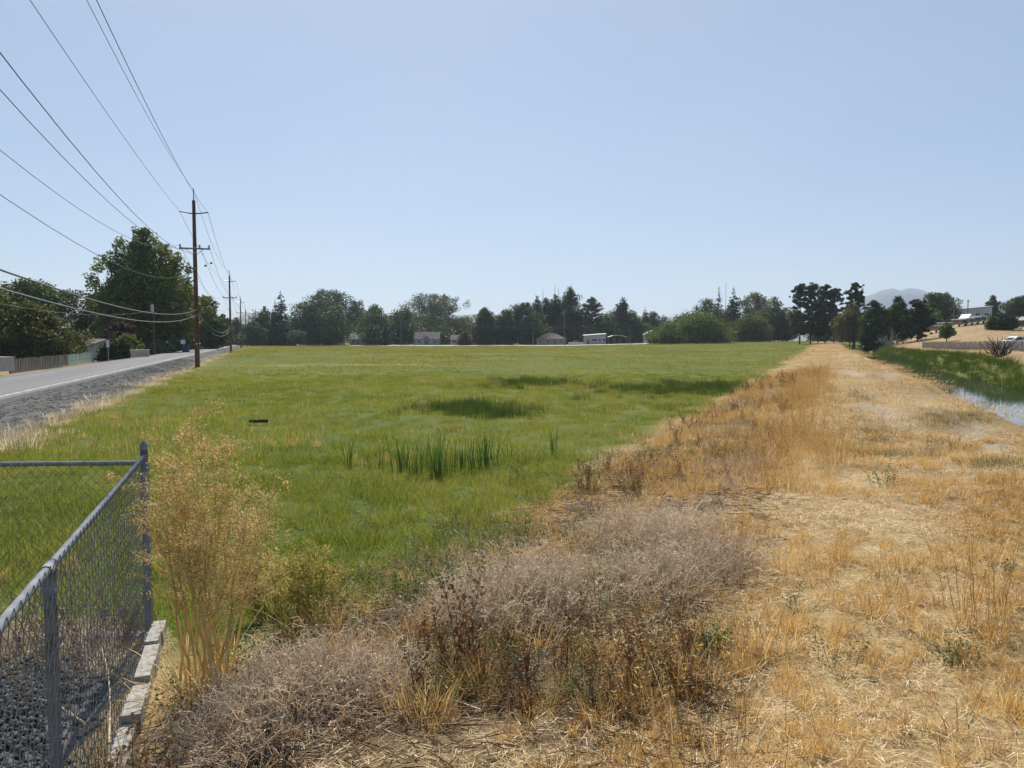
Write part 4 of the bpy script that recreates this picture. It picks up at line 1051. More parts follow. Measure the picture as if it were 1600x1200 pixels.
# fuller growth behind the front row
T(tree, D, 'background tree in the gap left of the spruce pair', 408, 498, 44, 340, 120, kind='broad', leaf='leaf_mid', ls=.38, nleaf=5000, cb=.02, nclump=46, crad=.13, group='background trees filling the tree line')
T(tree, D, 'background tree between the spruce pair and round willow', 478, 490, 40, 330, 121, kind='bush', leaf='leaf_dark', ls=.38, nleaf=5000, cb=.02, nclump=46, crad=.13, group='background trees filling the tree line')
T(tree, D, 'background tree behind the airy tree and cottage', 562, 486, 50, 345, 122, kind='round', leaf='leaf_mid', ls=.38, nleaf=5000, cb=.02, nclump=46, crad=.13, group='background trees filling the tree line')
T(tree, D, 'background tree behind the narrow dark conifer', 612, 490, 46, 350, 123, kind='broad', leaf='leaf_olive', ls=.38, nleaf=5000, cb=.02, nclump=46, crad=.13, group='background trees filling the tree line')
T(tree, D, 'background tree just left behind the gabled house', 655, 492, 50, 345, 124, kind='bush', leaf='leaf_mid', ls=.38, nleaf=5000, cb=.02, nclump=46, crad=.13, group='background trees filling the tree line')
T(tree, D, 'background tree between gabled house and white cottage', 700, 496, 40, 345, 125, kind='round', leaf='leaf_dark', ls=.38, nleaf=5000, cb=.02, nclump=46, crad=.13, group='background trees filling the tree line')
T(tree, D, 'background tree behind the dark trio', 775, 490, 60, 330, 126, kind='broad', leaf='leaf_mid', ls=.38, nleaf=5000, cb=.02, nclump=46, crad=.13, group='background trees filling the tree line')
T(tree, D, 'background tree behind the slim left poplar', 835, 488, 50, 340, 127, kind='bush', leaf='leaf_olive', ls=.38, nleaf=5000, cb=.02, nclump=46, crad=.13, group='background trees filling the tree line')
T(tree, D, 'background tree mass low behind the poplars', 872, 490, 70, 345, 128, kind='round', leaf='leaf_mid', ls=.38, nleaf=5000, cb=.02, nclump=46, crad=.13, group='background trees filling the tree line')
T(tree, D, 'background tree between tall poplar and ragged pine', 908, 486, 36, 340, 129, kind='broad', leaf='leaf_dark', ls=.38, nleaf=5000, cb=.02, nclump=46, crad=.13, group='background trees filling the tree line')
T(tree, D, 'background tree low behind the mobile home', 940, 492, 50, 345, 130, kind='bush', leaf='leaf_mid', ls=.38, nleaf=5000, cb=.02, nclump=46, crad=.13, group='background trees filling the tree line')
T(tree, D, 'background tree between ragged pine and blunt evergreen', 960, 486, 40, 350, 131, kind='round', leaf='leaf_olive', ls=.38, nleaf=5000, cb=.02, nclump=46, crad=.13, group='background trees filling the tree line')
T(tree, D, 'background tree behind the green carport end', 1000, 494, 44, 350, 132, kind='broad', leaf='leaf_mid', ls=.38, nleaf=5000, cb=.02, nclump=46, crad=.13, group='background trees filling the tree line')
T(tree, D, 'background tree behind the lower willow bush', 1040, 498, 60, 350, 133, kind='bush', leaf='leaf_dark', ls=.38, nleaf=5000, cb=.02, nclump=46, crad=.13, group='background trees filling the tree line')
T(tree, D, 'background tree between the two willow bushes', 1075, 490, 50, 330, 134, kind='round', leaf='leaf_mid', ls=.38, nleaf=5000, cb=.02, nclump=46, crad=.13, group='background trees filling the tree line')
T(tree, D, 'background tree below the thin mast', 1135, 486, 50, 330, 135, kind='broad', leaf='leaf_olive', ls=.38, nleaf=5000, cb=.02, nclump=46, crad=.13, group='background trees filling the tree line')
T(tree, D, 'background tree behind the olive bush', 1190, 484, 60, 330, 136, kind='bush', leaf='leaf_mid', ls=.38, nleaf=5000, cb=.02, nclump=46, crad=.13, group='background trees filling the tree line')
T(tree, D, 'background tree touching the pine stand on its left', 1225, 480, 44, 300, 137, kind='round', leaf='leaf_dark', ls=.38, nleaf=5000, cb=.02, nclump=46, crad=.13, group='background trees filling the tree line')
T(tree, D, 'low background tree behind the pine stand', 1300, 495, 70, 260, 138, kind='broad', leaf='leaf_mid', ls=.38, nleaf=5000, cb=.02, nclump=46, crad=.13, group='background trees filling the tree line')
T(tree, D, 'low background tree behind the lone open pine', 1350, 490, 60, 240, 139, kind='bush', leaf='leaf_olive', ls=.38, nleaf=5000, cb=.02, nclump=46, crad=.13, group='background trees filling the tree line')
T(tree, D, 'background tree behind the stocky pine', 1420, 482, 60, 210, 140, kind='round', leaf='leaf_mid', ls=.38, nleaf=5000, cb=.02, nclump=46, crad=.13, group='background trees filling the tree line')

surf('pale_roof', (.30, .30, .305), .9, .1, 2)
surf('deck_tar', (.012, .011, .010), 1.0, .2, 8, spec=.02)
# ------------------------------------------------------------------ utility poles and wires along the road
LD = Vector((-RS, 1, 0)).normalized(); LR = Vector((LD.y, -LD.x, 0))          # along the line, to its right
ang = math.atan2(LR.y, LR.x)
PW = -5.1
def pole_base(Y): return Vector((PW - RS * Y, Y, tz(PW - RS * Y, Y)))
def make_pole():
    root = empty('utility_pole', (0, 0, 0), ang)
    MB().tube([(0, 0, -.3), (0, 0, 3), (0, 0, 8), (0, 0, 13.4)], [.20, .185, .16, .125], 12).build('pole', 'pole_wood', root, smooth=True)
    MB().tube([(0, 0, 13.3), (0, 0, 14.0), (0, 0, 14.35)], [.05, .035, .05], 8).build('top_pin', 'insulator', root)
    for s in (-1, 1):
        MB().tube([(s * .1, -.02, 12.35), (s * .55, -.02, 12.42), (s * 1.08, -.02, 12.5)], [.065, .05, .055], 8).build('post_insulator', 'insulator', root)
    MB().box((0, -.16, 9.55), (2.3, .10, .12)).build('crossarm', 'pole_grey', root)
    for s in (-1, 1):
        MB().tube([(s * .65, -.20, 9.5), (s * .06, -.17, 8.95)], .018, 5).build('arm_brace', 'galv_dull', root)
    for x in (-1.08, .38, 1.08):
        m_ = MB(); m_.tube([(x, -.16, 9.6), (x, -.16, 9.68), (x, -.16, 9.74), (x, -.16, 9.82), (x, -.16, 9.86)], [.03, .075, .06, .075, .04], 8)
        m_.build('insulator', 'insulator', root, smooth=True)
    MB().tube([(0, -.24, 7.9), (0, -.24, 8.08)], .06, 8).build('spool_insulator', 'insulator', root)
    for z in (4.62, 4.2):
        MB().box((0, -.19, z), (.10, .08, .09)).build('cable_clamp', 'galv_dull', root)
    MB().box((0, -.200, 1.9), (.10, .012, .14)).build('number_tag', 'sign_back', root)
    return root
YP = [62, 134, 209, 284, 359]
labs = ['nearest utility pole, tall brown wood, at the roadside grass edge', 'second utility pole along the road', 'third utility pole along the road, beyond the field corner', 'fourth utility pole, small in the haze', 'farthest visible utility pole in the haze']
pole0 = make_pole()
for i, Y in enumerate(YP):
    o = pole0 if i == 0 else copy_tree(pole0)
    o.location = pole_base(Y); tag(o, labs[i], 'utility pole', 'utility poles along the road')
def span(mb, a, b, sag, rad, n=26):
    pts = []
    for k in range(n + 1):
        t = k / n; p_ = a.lerp(b, t); p_.z -= sag * 4 * t * (1 - t); pts.append(p_)
    mb.tube(pts, rad, 4)
def loc_att(Y, off, z):
    p_ = pole_base(Y); return p_ + LR * off + Vector((0, 0, z)) - LD * .16
Y0 = -13.0
WIRES = [('top shield wire running to the pin of the nearest pole', 0, 14.3, 1.7, 0, .011), ('upper right power wire of the roadside pole line', 1.06, 12.5, 1.7, 0, .012), ('upper left power wire of the roadside pole line', -1.06, 12.5, .85, 0, .012),
         ('lower wire on the right end of the wooden crossarm', 1.08, 9.86, 3.6, 0, .011), ('lower wire on the middle insulator of the wooden crossarm', .38, 9.86, 3.3, 0, .011), ('lower wire on the left end of the wooden crossarm', -1.08, 9.86, 3.1, 0, .011),
         ('single neutral wire below the wooden crossarm', 0, 8.0, 3.1, 0, .010), ('upper communication cable sagging low beside the road', -.0, 4.62, 1.5, .6, .022), ('lower communication cable sagging low beside the road', .0, 4.2, 1.55, .75, .022)]
for (lab, off, z, sag, rise, rad) in WIRES:
    mb = MB()
    a = loc_att(62, off, z); p0 = Vector((PW - RS * Y0, Y0, 0)); b = p0 + LR * off + Vector((0, 0, z + rise))
    span(mb, a, b, sag, rad)
    for i in range(len(YP) - 1):
        span(mb, loc_att(YP[i], off, z), loc_att(YP[i + 1], off, z), min(sag, 1.9), rad * 1.25, 18)
    tag(mb.build('overhead_wire', 'cable' if rad > .02 else 'wire'), lab, 'wire', 'overhead wires of the roadside pole line')
# round markers on the lower wires past the nearest pole
for (px, py, Y, lb) in [(296, 418, 70, 'dark ball on the wire just left of the nearest pole'), (321, 415, 76, 'dark ball on a wire right of the nearest pole, the lower of two'), (330, 411, 77, 'dark ball farthest right of the nearest pole on a lower wire')]:
    c = P(px, py, Y); m_ = MB()
    m_.tube([c + Vector((0, -.16, 0)), c + Vector((0, -.09, 0)), c, c + Vector((0, .09, 0)), c + Vector((0, .16, 0))], [.04, .10, .125, .10, .04], 8)
    tag(m_.build('wire_marker', 'black_plastic', smooth=True), lb, 'wire marker', 'dark balls on the lower wires')
# cross road poles
FP = [(627, 500, 277), (648, 497, 281), (833, 503, 280), (881.5, 483, 279), (984, 507, 280)]
fl = ['thin pole left of the gabled house', 'thicker pole at the left corner of the gabled house', 'short pole left of the hip roofed house', 'tall pole at the right corner of the hip roofed house', 'short pole right of the green carport']
tops = []
for (px, top, Y), lab in zip(FP, fl):
    X = P(px, 535, Y).x; z = tz(X, Y); h = P(px, top, Y).z - z
    root = empty('utility_pole', (X, Y, z))
    MB().tube([(0, 0, -.2), (0, 0, h)], [.17, .12], 8).build('pole', 'pole_grey', root)
    MB().box((0, -.15, h - .5), (1.8, .1, .12)).build('crossarm', 'pole_grey', root)
    tag(root, lab + ' along the cross road', 'utility pole', 'poles along the cross road'); tops.append(Vector((X, Y, P(px, max(top + 5, 509), Y).z)))
for dz, lab in ((0, 'upper wire strung between the cross road poles'), (-.75, 'lower wire strung between the cross road poles')):
    mb = MB()
    for a, b in zip(tops[:-1], tops[1:]): span(mb, a + Vector((0, -.2, dz)), b + Vector((0, -.2, dz)), .55, .03, 10)
    span(mb, tops[0] + Vector((0, -.2, dz)), Vector((-75, 282, 12.0 + dz)), .9, .03, 14)
    tag(mb.build('overhead_wire', 'cable'), lab, 'wire', 'wires along the cross road')
# poles and a mast on the right
for (px, base, top, Y, lab) in [(1489, 512, 473, 180, 'thin pole left of the small antenna pole on the rise'), (1501, 505, 481, 176, 'short dark pole in front of the long pale building'), (1510.5, 515, 468, 174, 'tallest thin pole in front of the long pale building'), (1496.5, 497, 474, 205, 'small antenna pole behind the parked trailers')]:
    X = P(px, 535, Y).x; z = tz(X, Y); h = P(px, top, Y).z - z; root = empty('utility_pole', (X, Y, z))
    MB().tube([(0, 0, -.2), (0, 0, h)], [.13, .10], 7).build('pole', 'pole_grey', root)
    MB().box((0, -.12, h - .35), (.9, .08, .1)).build('crossarm', 'pole_grey', root)
    tag(root, lab, 'utility pole', 'poles on the rise')
X = P(1133, 535, 300).x; z = tz(X, 300); root = empty('antenna_mast', (X, 300, z)); h = P(1133, 442, 300).z - z
MB().tube([(0, 0, 0), (0, 0, h)], [.12, .06], 6).build('mast', 'galv_dull', root)
for k in range(3): MB().box((0, 0, h - .4 - k * .5), (.9 - .2 * k, .05, .05)).build('antenna_bar', 'galv_dull', root)
tag(root, 'thin antenna mast between the two spruce tips', 'mast')

# ------------------------------------------------------------------ chain-link fence with its board edging
FZ0, FZ1 = .26, 1.40
fence = empty('chain_link_fence', (FA[0], FA[1], 0)); tag(fence, 'galvanised chain-link fence turning a corner at the lower left', 'fence')
fa3 = Vector((FA[0], FA[1], 0)); d1 = Vector((FD[0], FD[1], 0)); d2 = Vector((FE[0], FE[1], 0))
n1 = Vector((-FD[1], FD[0], 0))                    # towards the camera side of run one
def fpost(s, d, r_, top, nm='post'):
    c = d * s
    MB().tube([c + Vector((0, 0, -.2)), c + Vector((0, 0, top))], r_, 14).build(nm, 'galv_dull', fence, smooth=True)
    return c
fpost(0, d1, .025, FZ1 + .06)
m_ = MB(); m_.tube([(0, 0, FZ1 + .05), (0, 0, FZ1 + .075), (0, 0, FZ1 + .095), (0, 0, FZ1 + .105)], [.029, .029, .021, .007], 14); m_.build('post_cap', 'galvanised', fence, smooth=True)
for s in (2.72, 5.5): fpost(s, d1, .0205, FZ1 - .03)
for s in (2.9, 5.8): fpost(s, d2, .0205, FZ1 - .07)
MB().tube([d1 * .02 + Vector((0, 0, FZ1)), d1 * 6.5 + Vector((0, 0, FZ1))], .0168, 12).build('top_rail', 'galvanised', fence, smooth=True)
MB().tube([d2 * .02 + Vector((0, 0, FZ1 - .045)), d2 * 6.5 + Vector((0, 0, FZ1 - .055))], .0165, 12).build('top_rail', 'galv_dull', fence, smooth=True)
MB().tube([d1 * .10 + n1 * .03 + Vector((0, 0, FZ0)), d1 * .10 + n1 * .03 + Vector((0, 0, FZ1 - .03))], .010, 6).build('tension_bar', 'galv_dull', fence)
for z in (.45, .8, 1.15):
    m_ = MB(); m_.tube([Vector((0, 0, z - .012)), Vector((0, 0, z + .012))], .029, 12); m_.build('tension_band', 'galvanised', fence)
for s, d, top in ((2.72, d1, FZ1), (5.5, d1, FZ1)):
    m_ = MB(); c = d * s
    m_.tube([c - d * .05 + Vector((0, 0, top)), c + d * .05 + Vector((0, 0, top))], .0205, 12); m_.tube([c + Vector((0, 0, top - .09)), c + Vector((0, 0, top - .01))], .0245, 12)
    m_.build('rail_cap', 'galvanised', fence, smooth=True)
for z in (.48, .80, 1.12):
    c = d1 * 2.72; m_ = MB(); ring = [c + d1 * .032 * math.cos(a) + n1 * .034 * math.sin(a) + Vector((0, 0, z)) for a in np.linspace(0, 6.28, 13)]
    m_.tube(ring, .003, 4); m_.build('wire_tie', 'galvanised', fence)
def chainlink(d, off, length, z0, z1, s0=.06):
    pz = .036; n = int(length / pz); kz = int((z1 - z0) / pz)
    paths = np.zeros((n, kz + 1, 3))
    zz = z0 + (z1 - z0) * np.arange(kz + 1) / kz
    for i in range(n):
        odd = (np.arange(kz + 1) + i) % 2
        s = s0 + (i + odd) * pz
        depth = np.where((np.arange(kz + 1) % 2) > 0, .10, -.10)
        paths[i, :, 0] = d.x * s + off.x * (1 + depth); paths[i, :, 1] = d.y * s + off.y * (1 + depth); paths[i, :, 2] = zz
    v, q_ = thin_tubes(paths, .0020)
    o = link('wire_mesh', np_mesh('wire_mesh', v, q_), 'chain_wire', fence); o['kind'] = 'stuff'
chainlink(d1, n1 * .026, 6.2, FZ0 - .02, FZ1 + .035)
chainlink(d2, Vector((FE[1], -FE[0], 0)) * -.025, 6.2, FZ0 - .02, FZ1 - .03)
# weathered boards standing on edge below both runs
edging = empty('board_edging', (FA[0], FA[1], 0)); tag(edging, 'weathered grey board edging below the chain-link fence', 'edging')
rb = random.Random(3)
for d, nrm, cnt, top in ((d1, n1, 22, .25), (d2, Vector((-FE[1], FE[0], 0)), 22, .20)):
    s = .02
    a_ = math.atan2(d.y, d.x)
    for k in range(cnt):
        L = .20 + .10 * rb.random(); h = top + rb.uniform(-.03, .02)
        c = d * (s + L / 2) + nrm * (.07 + rb.uniform(-.006, .006))
        zb = -.35
        MB().box((0, 0, 0), (L - .008, .085 + rb.uniform(0, .015), h - zb), 0, rb.uniform(-.03, .03)).build('plank', 'plank_grey', edging, (c.x, c.y, (h + zb) / 2), a_ + rb.uniform(-.01, .01))
        s += L
# yard gravel inside
yv = []; A_ = [(0.0, 0.0), (6.6, 0), (6.6, 6.6), (0, 6.6)]
gx = 34
for i in range(gx):
    for j in range(gx):
        p_ = fa3 + d1 * (6.6 * i / (gx - 1)) + d2 * (6.6 * j / (gx - 1)) - n1 * .0
        yv.append((p_.x, p_.y, .135 + .03 * (float(vn(np.array([p_.x]), np.array([p_.y]), .5, 81)[0]) - .5)))
yq = np.array([(i * gx + j, (i + 1) * gx + j, (i + 1) * gx + j + 1, i * gx + j + 1) for i in range(gx - 1) for j in range(gx - 1)])
tag(link('gravel_yard', np_mesh('gravel_yard', np.array(yv), [yq], True), 'gravel_shoulder'), 'dark gravel yard inside the chain-link fence', kind='structure')
def yard_pts(n):
    a, b = q.random(n), q.random(n)
    p_ = np.array([FA[0], FA[1]]) + np.outer(a * 6.1 + .42, FD) + np.outer(b * 6.1 + .42, FE); return p_
p = yard_pts(1500); scatter('yard_stones', stone_t, p, .8 + .7 * q.random(len(p)), q, 'loose dark stones covering the fenced yard', 'gravel', tilt=.04, z=np.full(len(p), .137))
p = yard_pts(700); k_ = sst(.45, .6, vn(p[:, 0], p[:, 1], .8, 82)) > q.random(len(p)); p = p[k_]
scatter('yard_dead_weeds', dark_litter + dock_t[:1], p, .5 + .5 * q.random(len(p)), q, 'dead twigs and dry weeds lying in the fenced yard', 'litter', z=np.full(len(p), .14))
nn_ = 420; a_ = q.random(nn_); p = np.array([FA[0], FA[1]]) + np.outer(a_ * 5.2, FE) + np.outer(.05 + np.abs(q.normal(size=nn_)) * .22, FD * 1.0)
scatter('yard_dead_weeds', straw_lit + kochia_t[:1] + dock_t[:1], p, .35 + .45 * q.random(nn_), q, 'dry weeds gathered along the back edge of the fenced yard', 'litter', z=np.full(nn_, .14))
# the stray bleached twigs
for (pts, lab) in (([(158, 1010, 4.2), (172, 1085, 3.7), (170, 1190, 3.1)], 'long pale bare twig standing behind the fence wire'), ([(60, 1092, 3.6), (100, 1108, 3.5), (135, 1132, 3.4)], 'short pale bent twig lying across the yard')):
    m_ = MB(); w3 = [P(a, b, c) for a, b, c in pts]; m_.tube([w3[0], (w3[0] + w3[1]) / 2 + Vector((.01, 0, .01)), w3[1], w3[2]], [.003, .004, .005, .005], 5)
    m_.tube([w3[1], w3[1] + Vector((.09, .05, .14))], [.003, .001], 4)
    tag(m_.build('bare_twig', 'straw_pale'), lab, 'twig')

# ------------------------------------------------------------------ the tall dry weed and its smaller neighbour
def umbel_weed(label, x, y, h, spread, nst, mat, topmat, seed, dens=1.0, fmin=.5, bs=1.0):
    r = np.random.default_rng(seed); z = tz(x, y); root = empty('tall_dry_weed', (x, y, z - .02)); tag(root, label, 'dry weed')
    tw = []; bits = []
    for s in range(nst):
        az = r.random() * 6.283; out = spread * (r.random() ** .6); hh = h * (.62 + .38 * r.random()) * (1 - .12 * (out / spread) ** 2)
        b0 = r.normal(size=2) * .07; k = 9; t = np.linspace(0, 1, k)
        p = np.zeros((k, 3)); p[:, 0] = b0[0] + math.cos(az) * out * t ** 1.25; p[:, 1] = b0[1] + math.sin(az) * out * t ** 1.25; p[:, 2] = hh * t
        p[1:] += r.normal(size=(k - 1, 3)) * .011
        MB().tube([tuple(a) for a in p], [.0078 * (1 - .75 * tt) * (.75 + .5 * r.random()) for tt in t], 5).build('stalk', mat, root)
        for b in range(int(13 * dens)):
            f = fmin + (1 - fmin) * r.random(); o = np.array([np.interp(f, t, p[:, j]) for j in range(3)])
            d = unit(r, 1)[0]; d[2] = abs(d[2]) * .9 + .35; L = (.10 + .17 * r.random()) * (1.25 - .6 * f); e = o + d * L
            mid = o + d * L * .5 + r.normal(size=3) * .012; tw.append([o, mid, e])
            for c in range(6):
                g = .35 + .65 * r.random(); s0 = o + (e - o) * g; dd = unit(r, 1)[0]; dd[2] = abs(dd[2]) * .6 + .15; s1 = s0 + dd * (.04 + .055 * r.random())
                tw.append([s0, (s0 + s1) / 2 + r.normal(size=3) * .006, s1])
                bits.append(s1 + r.normal(size=(9, 3)) * .014); bits.append(s0 + (s1 - s0) * r.random((4, 1)) + r.normal(size=(4, 3)) * .008)
    v, f_ = thin_tubes(np.array(tw), np.array([.0018, .0014, .0009]))
    o_ = link('side_twigs', np_mesh('side_twigs', v, f_), topmat, root); o_['kind'] = 'stuff'
    bits = np.concatenate(bits); v, q4 = leaf_quads(bits, bs * (.0044 + .0042 * r.random(len(bits))), r, 0, asp=.45)
    o_ = link('seed_heads', np_mesh('seed_heads', v, [q4]), topmat, root); o_['kind'] = 'stuff'
    v, ps = blades(r, int(170 * dens), .18 * spread / .35, .12, .48, .008, .8, .8, 4)
    o_ = link('basal_leaves', np_mesh('basal_leaves', v, ps), mat, root); o_['kind'] = 'stuff'
    return root
b = G(328, 1105, .18); umbel_weed('tall dry golden weed with fine seed heads beside the chain-link fence', b.x, b.y, 1.58, .38, 25, 'weed_straw', 'weed_straw', 41, .95, .46, .78)
b = G(478, 1015, .1); umbel_weed('smaller half green bushy weed right of the tall dry one', b.x, b.y, .46, .34, 14, 'drygreen', 'drygreen', 42, .5, .35, 1.5)
b = G(420, 985, .1); umbel_weed('half green weed behind the tall dry one', b.x, b.y + .1, .46, .30, 10, 'drygreen', 'drygreen', 43, .5, .35, 1.5)

# ------------------------------------------------------------------ cattails in the wet spot
def cattail(px, base, top, n, spread, label, seed, tilt=0):
    r = np.random.default_rng(seed); g = G(px, base, 0); z = tz(g.x, g.y); h = P(px, top, g.y).z - z
    v, ps = blades(r, int(n * 1.3), spread, h * .42, h * 1.12, .015, .16, .16, 4)
    o = link('cattail_clump', np_mesh('cattail_clump', v, ps), 'cattail_leaf', None, (g.x, g.y, z)); o.rotation_euler = (0, tilt, r.random() * 6)
    tag(o, label, 'cattails', 'cattails in the wet spot')
CT = [(546, 733, 675, 14, .07, 'lone leaning cattail clump left of the main stand'), (592, 735, 686, 7, .06, 'sparse cattail clump just left of the main stand'),
      (575, 738, 700, 6, .05, 'short cattail clump between the lone leaning one and the stand'), (632, 742, 672, 26, .12, 'tall cattail clump at the left end of the main stand'),
      (650, 752, 690, 22, .12, 'front cattail clump in the left half of the stand'), (684, 750, 674, 34, .14, 'dense tall cattail clump at the middle of the stand'),
      (670, 742, 690, 16, .14, 'shorter cattail clump left of the dense middle one'), (706, 744, 688, 16, .12, 'shorter cattail clump right of the dense middle one'),
      (724, 742, 682, 14, .07, 'slim cattail clump right of the middle of the stand'), (740, 744, 668, 18, .08, 'tall slim cattail clump near the right end of the stand'),
      (757, 738, 664, 20, .10, 'tallest cattail clump at the right end of the stand'), (772, 732, 690, 9, .08, 'thin outlying cattail clump on the right of the stand'),
      (795, 725, 692, 6, .06, 'sparse cattail blades right of the stand'), (864, 716, 662, 13, .05, 'lone slim cattail clump well right of the stand'), (827, 654, 630, 8, .10, 'small distant upright reed clump beyond the stand')]
for i, a in enumerate(CT): cattail(*a, seed=300 + i, tilt=-.12 if i == 0 else 0)
def weed_thing(px, py, zg, mat, label, sc, seed, n=8, h0=.12, h1=.34, ls=.02, name='weed_plant'):
    global r
    r = np.random.default_rng(seed); g = G(px, py, zg); z = tz(g.x, g.y)
    parts = leafy(mat, n, h0, h1, ls, .0025, 12); V, F_ = merge([(a, b_) for a, b_, _ in parts])
    o = link(name, np_mesh(name, V, F_), mat, None, (g.x, g.y, z)); o.scale = (sc,) * 3; tag(o, label, 'weed')
weed_thing(802, 765, 0, 'leaf_rust', 'reddish dock plant right of the cattail stand', 1.0, 401, 6, .3, .5, .011)
weed_thing(826, 760, 0, 'leaf_rust', 'taller reddish dock plant beside the lone slim cattail', 1.0, 402, 5, .35, .55, .011)
weed_thing(1494, 1060, .6, 'leaf_mid', 'dark green thistle like weed in the mown straw', .55, 403, 22, .12, .36, .012)
weed_thing(1573, 922, .6, 'greygreen', 'small grey green weed near the right picture edge', .5, 404, 9, .1, .25, .02)
weed_thing(1250, 985, .55, 'leaf_mid', 'spindly green weed left of the mown straw', .7, 405, 4, .2, .4, .012)
weed_thing(1305, 1080, .55, 'leaf_mid', 'spindly green weed in the lower right straw', .7, 406, 5, .2, .42, .012)
weed_thing(1110, 1080, .4, 'clover', 'leafy green weed among the dead brown ones', .6, 407, 12, .15, .35, .016)
weed_thing(1275, 590, .5, 'deadbrown', 'tall dark dead weed on the bank edge far up the path', 2.2, 408, 14, .2, .5, .008)
weed_thing(1160, 652, .2, 'deadbrown', 'dark dead weed where the field meets the bank', 1.4, 409, 14, .2, .4, .008)
# dark board lying in the grass
g = G(404, 664, .05); m_ = MB(); m_.box((0, 0, .07), (.46, .11, .045), .1, .25)
o = m_.build('dark_board', 'deck_tar', None, (g.x, g.y, tz(g.x, g.y) + .03)); tag(o, 'short dark board lying in the grass near the road', 'board')

# ------------------------------------------------------------------ houses
def house(label, px0, px1, eave, ridge_, base, Y, wall, roof, kind='gable', depth=8.0, wins=(), door=None, chim=None, rot=0.0, name='house', porch=None, overhang=.4, cat='house'):
    cx = (px0 + px1) / 2; L = (px1 - px0) / F * Y; X = P(cx, 535, Y).x; z = min(tz(X, Y + 2), P(cx, base, Y).z)
    root = empty(name, (X, Y + depth / 2, z), rot); tag(root, label, cat)
    h = P(cx, eave, Y).z - z; rz = P(cx, ridge_, Y + depth / 2).z - z
    hl, hd = L / 2, depth / 2; e = overhang
    MB().box((0, 0, h / 2 - .2), (L - 2 * e, depth - 2 * e, h + .4)).build('wall', wall, root)
    m_ = MB()
    if kind == 'gable':
        t = .14
        for s in (-1, 1):
            a = [(-hl, s * hd, h - .05), (hl, s * hd, h - .05), (hl, 0, rz), (-hl, 0, rz)]
            m_.face(a); m_.face([(x, y, zz + t) for x, y, zz in a]);
            m_.face([a[0], a[1], (a[1][0], a[1][1], a[1][2] + t), (a[0][0], a[0][1], a[0][2] + t)])
            for i, j in ((0, 3), (1, 2)): m_.face([a[i], a[j], (a[j][0], a[j][1], a[j][2] + t), (a[i][0], a[i][1], a[i][2] + t)])
        ro = m_.build('roof', roof, root)
        for s in (-1, 1): MB().face([(s * (hl - e), -hd + e, h), (s * (hl - e), hd - e, h), (s * (hl - e), 0, rz - .05)]).build('gable_wall', wall, root)
    elif kind == 'hip':
        k = min(hl * .75, hd); top = [(-hl + k, 0, rz), (hl - k, 0, rz)]
        c = [(-hl, -hd, h), (hl, -hd, h), (hl, hd, h), (-hl, hd, h)]
        m_.face([c[0], c[1], top[1], top[0]]); m_.face([c[1], c[2], top[1]]); m_.face([c[2], c[3], top[0], top[1]]); m_.face([c[3], c[0], top[0]])
        m_.box((0, 0, h - .09), (L, depth, .17)); ro = m_.build('roof', roof, root)
    elif kind == 'front':
        t = .14
        for s in (-1, 1):
            a = [(s * hl, -hd, h - .05), (s * hl, hd, h - .05), (0, hd, rz), (0, -hd, rz)]
            m_.face(a); m_.face([(x, y, zz + t) for x, y, zz in a])
            m_.face([a[0], a[3], (a[3][0], a[3][1], a[3][2] + t), (a[0][0], a[0][1], a[0][2] + t)]); m_.face([a[0], a[1], (a[1][0], a[1][1], a[1][2] + t), (a[0][0], a[0][1], a[0][2] + t)])
        ro = m_.build('roof', roof, root)
        for s in (-1, 1): MB().face([(-(hl - e), s * (hd - e), h), (hl - e, s * (hd - e), h), (0, s * (hd - e), rz - .05)]).build('gable_wall', wall, root)
    else:      # low slope
        m_.face([(-hl, -hd, h), (hl, -hd, rz - .0), (hl, hd, rz + .3), (-hl, hd, h + .3)]); m_.face([(-hl, -hd, h + .2), (hl, -hd, rz + .2), (hl, hd, rz + .5), (-hl, hd, h + .5)])
        m_.face([(-hl, -hd, h), (hl, -hd, rz), (hl, -hd, rz + .2), (-hl, -hd, h + .2)])
        for s in (-1, 1):
            zz = h if s < 0 else rz; m_.face([(s * hl, -hd, zz), (s * hl, hd, zz + .3), (s * hl, hd, zz + .5), (s * hl, -hd, zz + .2)])
        ro = m_.build('roof', roof, root)
        MB().face([(-hl + e, -hd + e - .003, h - .2), (hl - e, -hd + e - .003, h - .2), (hl - e, -hd + e - .003, rz - .01), (-hl + e, -hd + e - .003, h - .01)]).build('parapet_wall', wall, root)
    yf = -hd + e
    for (wx, wz, ww, wh) in wins:
        f = MB(); x0 = wx * L
        f.box((x0 - ww / 2, yf - .03, wz), (.09, .09, wh + .09)).box((x0 + ww / 2, yf - .03, wz), (.09, .09, wh + .09)).box((x0, yf - .033, wz + wh / 2), (ww - .1, .09, .09)).box((x0, yf - .033, wz - wh / 2), (ww - .1, .10, .09)).box((x0, yf - .025, wz), (.05, .05, wh - .1))
        fo = f.build('window', 'white_paint', root); MB().box((x0, yf - .008, wz), (ww - .09, .03, wh - .09)).build('pane', 'glass_dark', fo)
    if door is not None:
        x0 = door * L; do = MB().box((x0, yf - .03, 1.02), (.95, .08, 2.05)).build('door', 'brown_siding', root)
        MB().box((x0 + .36, yf - .09, 1.0), (.06, .05, .12)).build('handle', 'chrome', do)
    if chim is not None:
        MB().box((chim * L, .8, rz + .2), (.8, .8, 2.0)).build('chimney', 'brick_red', ro)
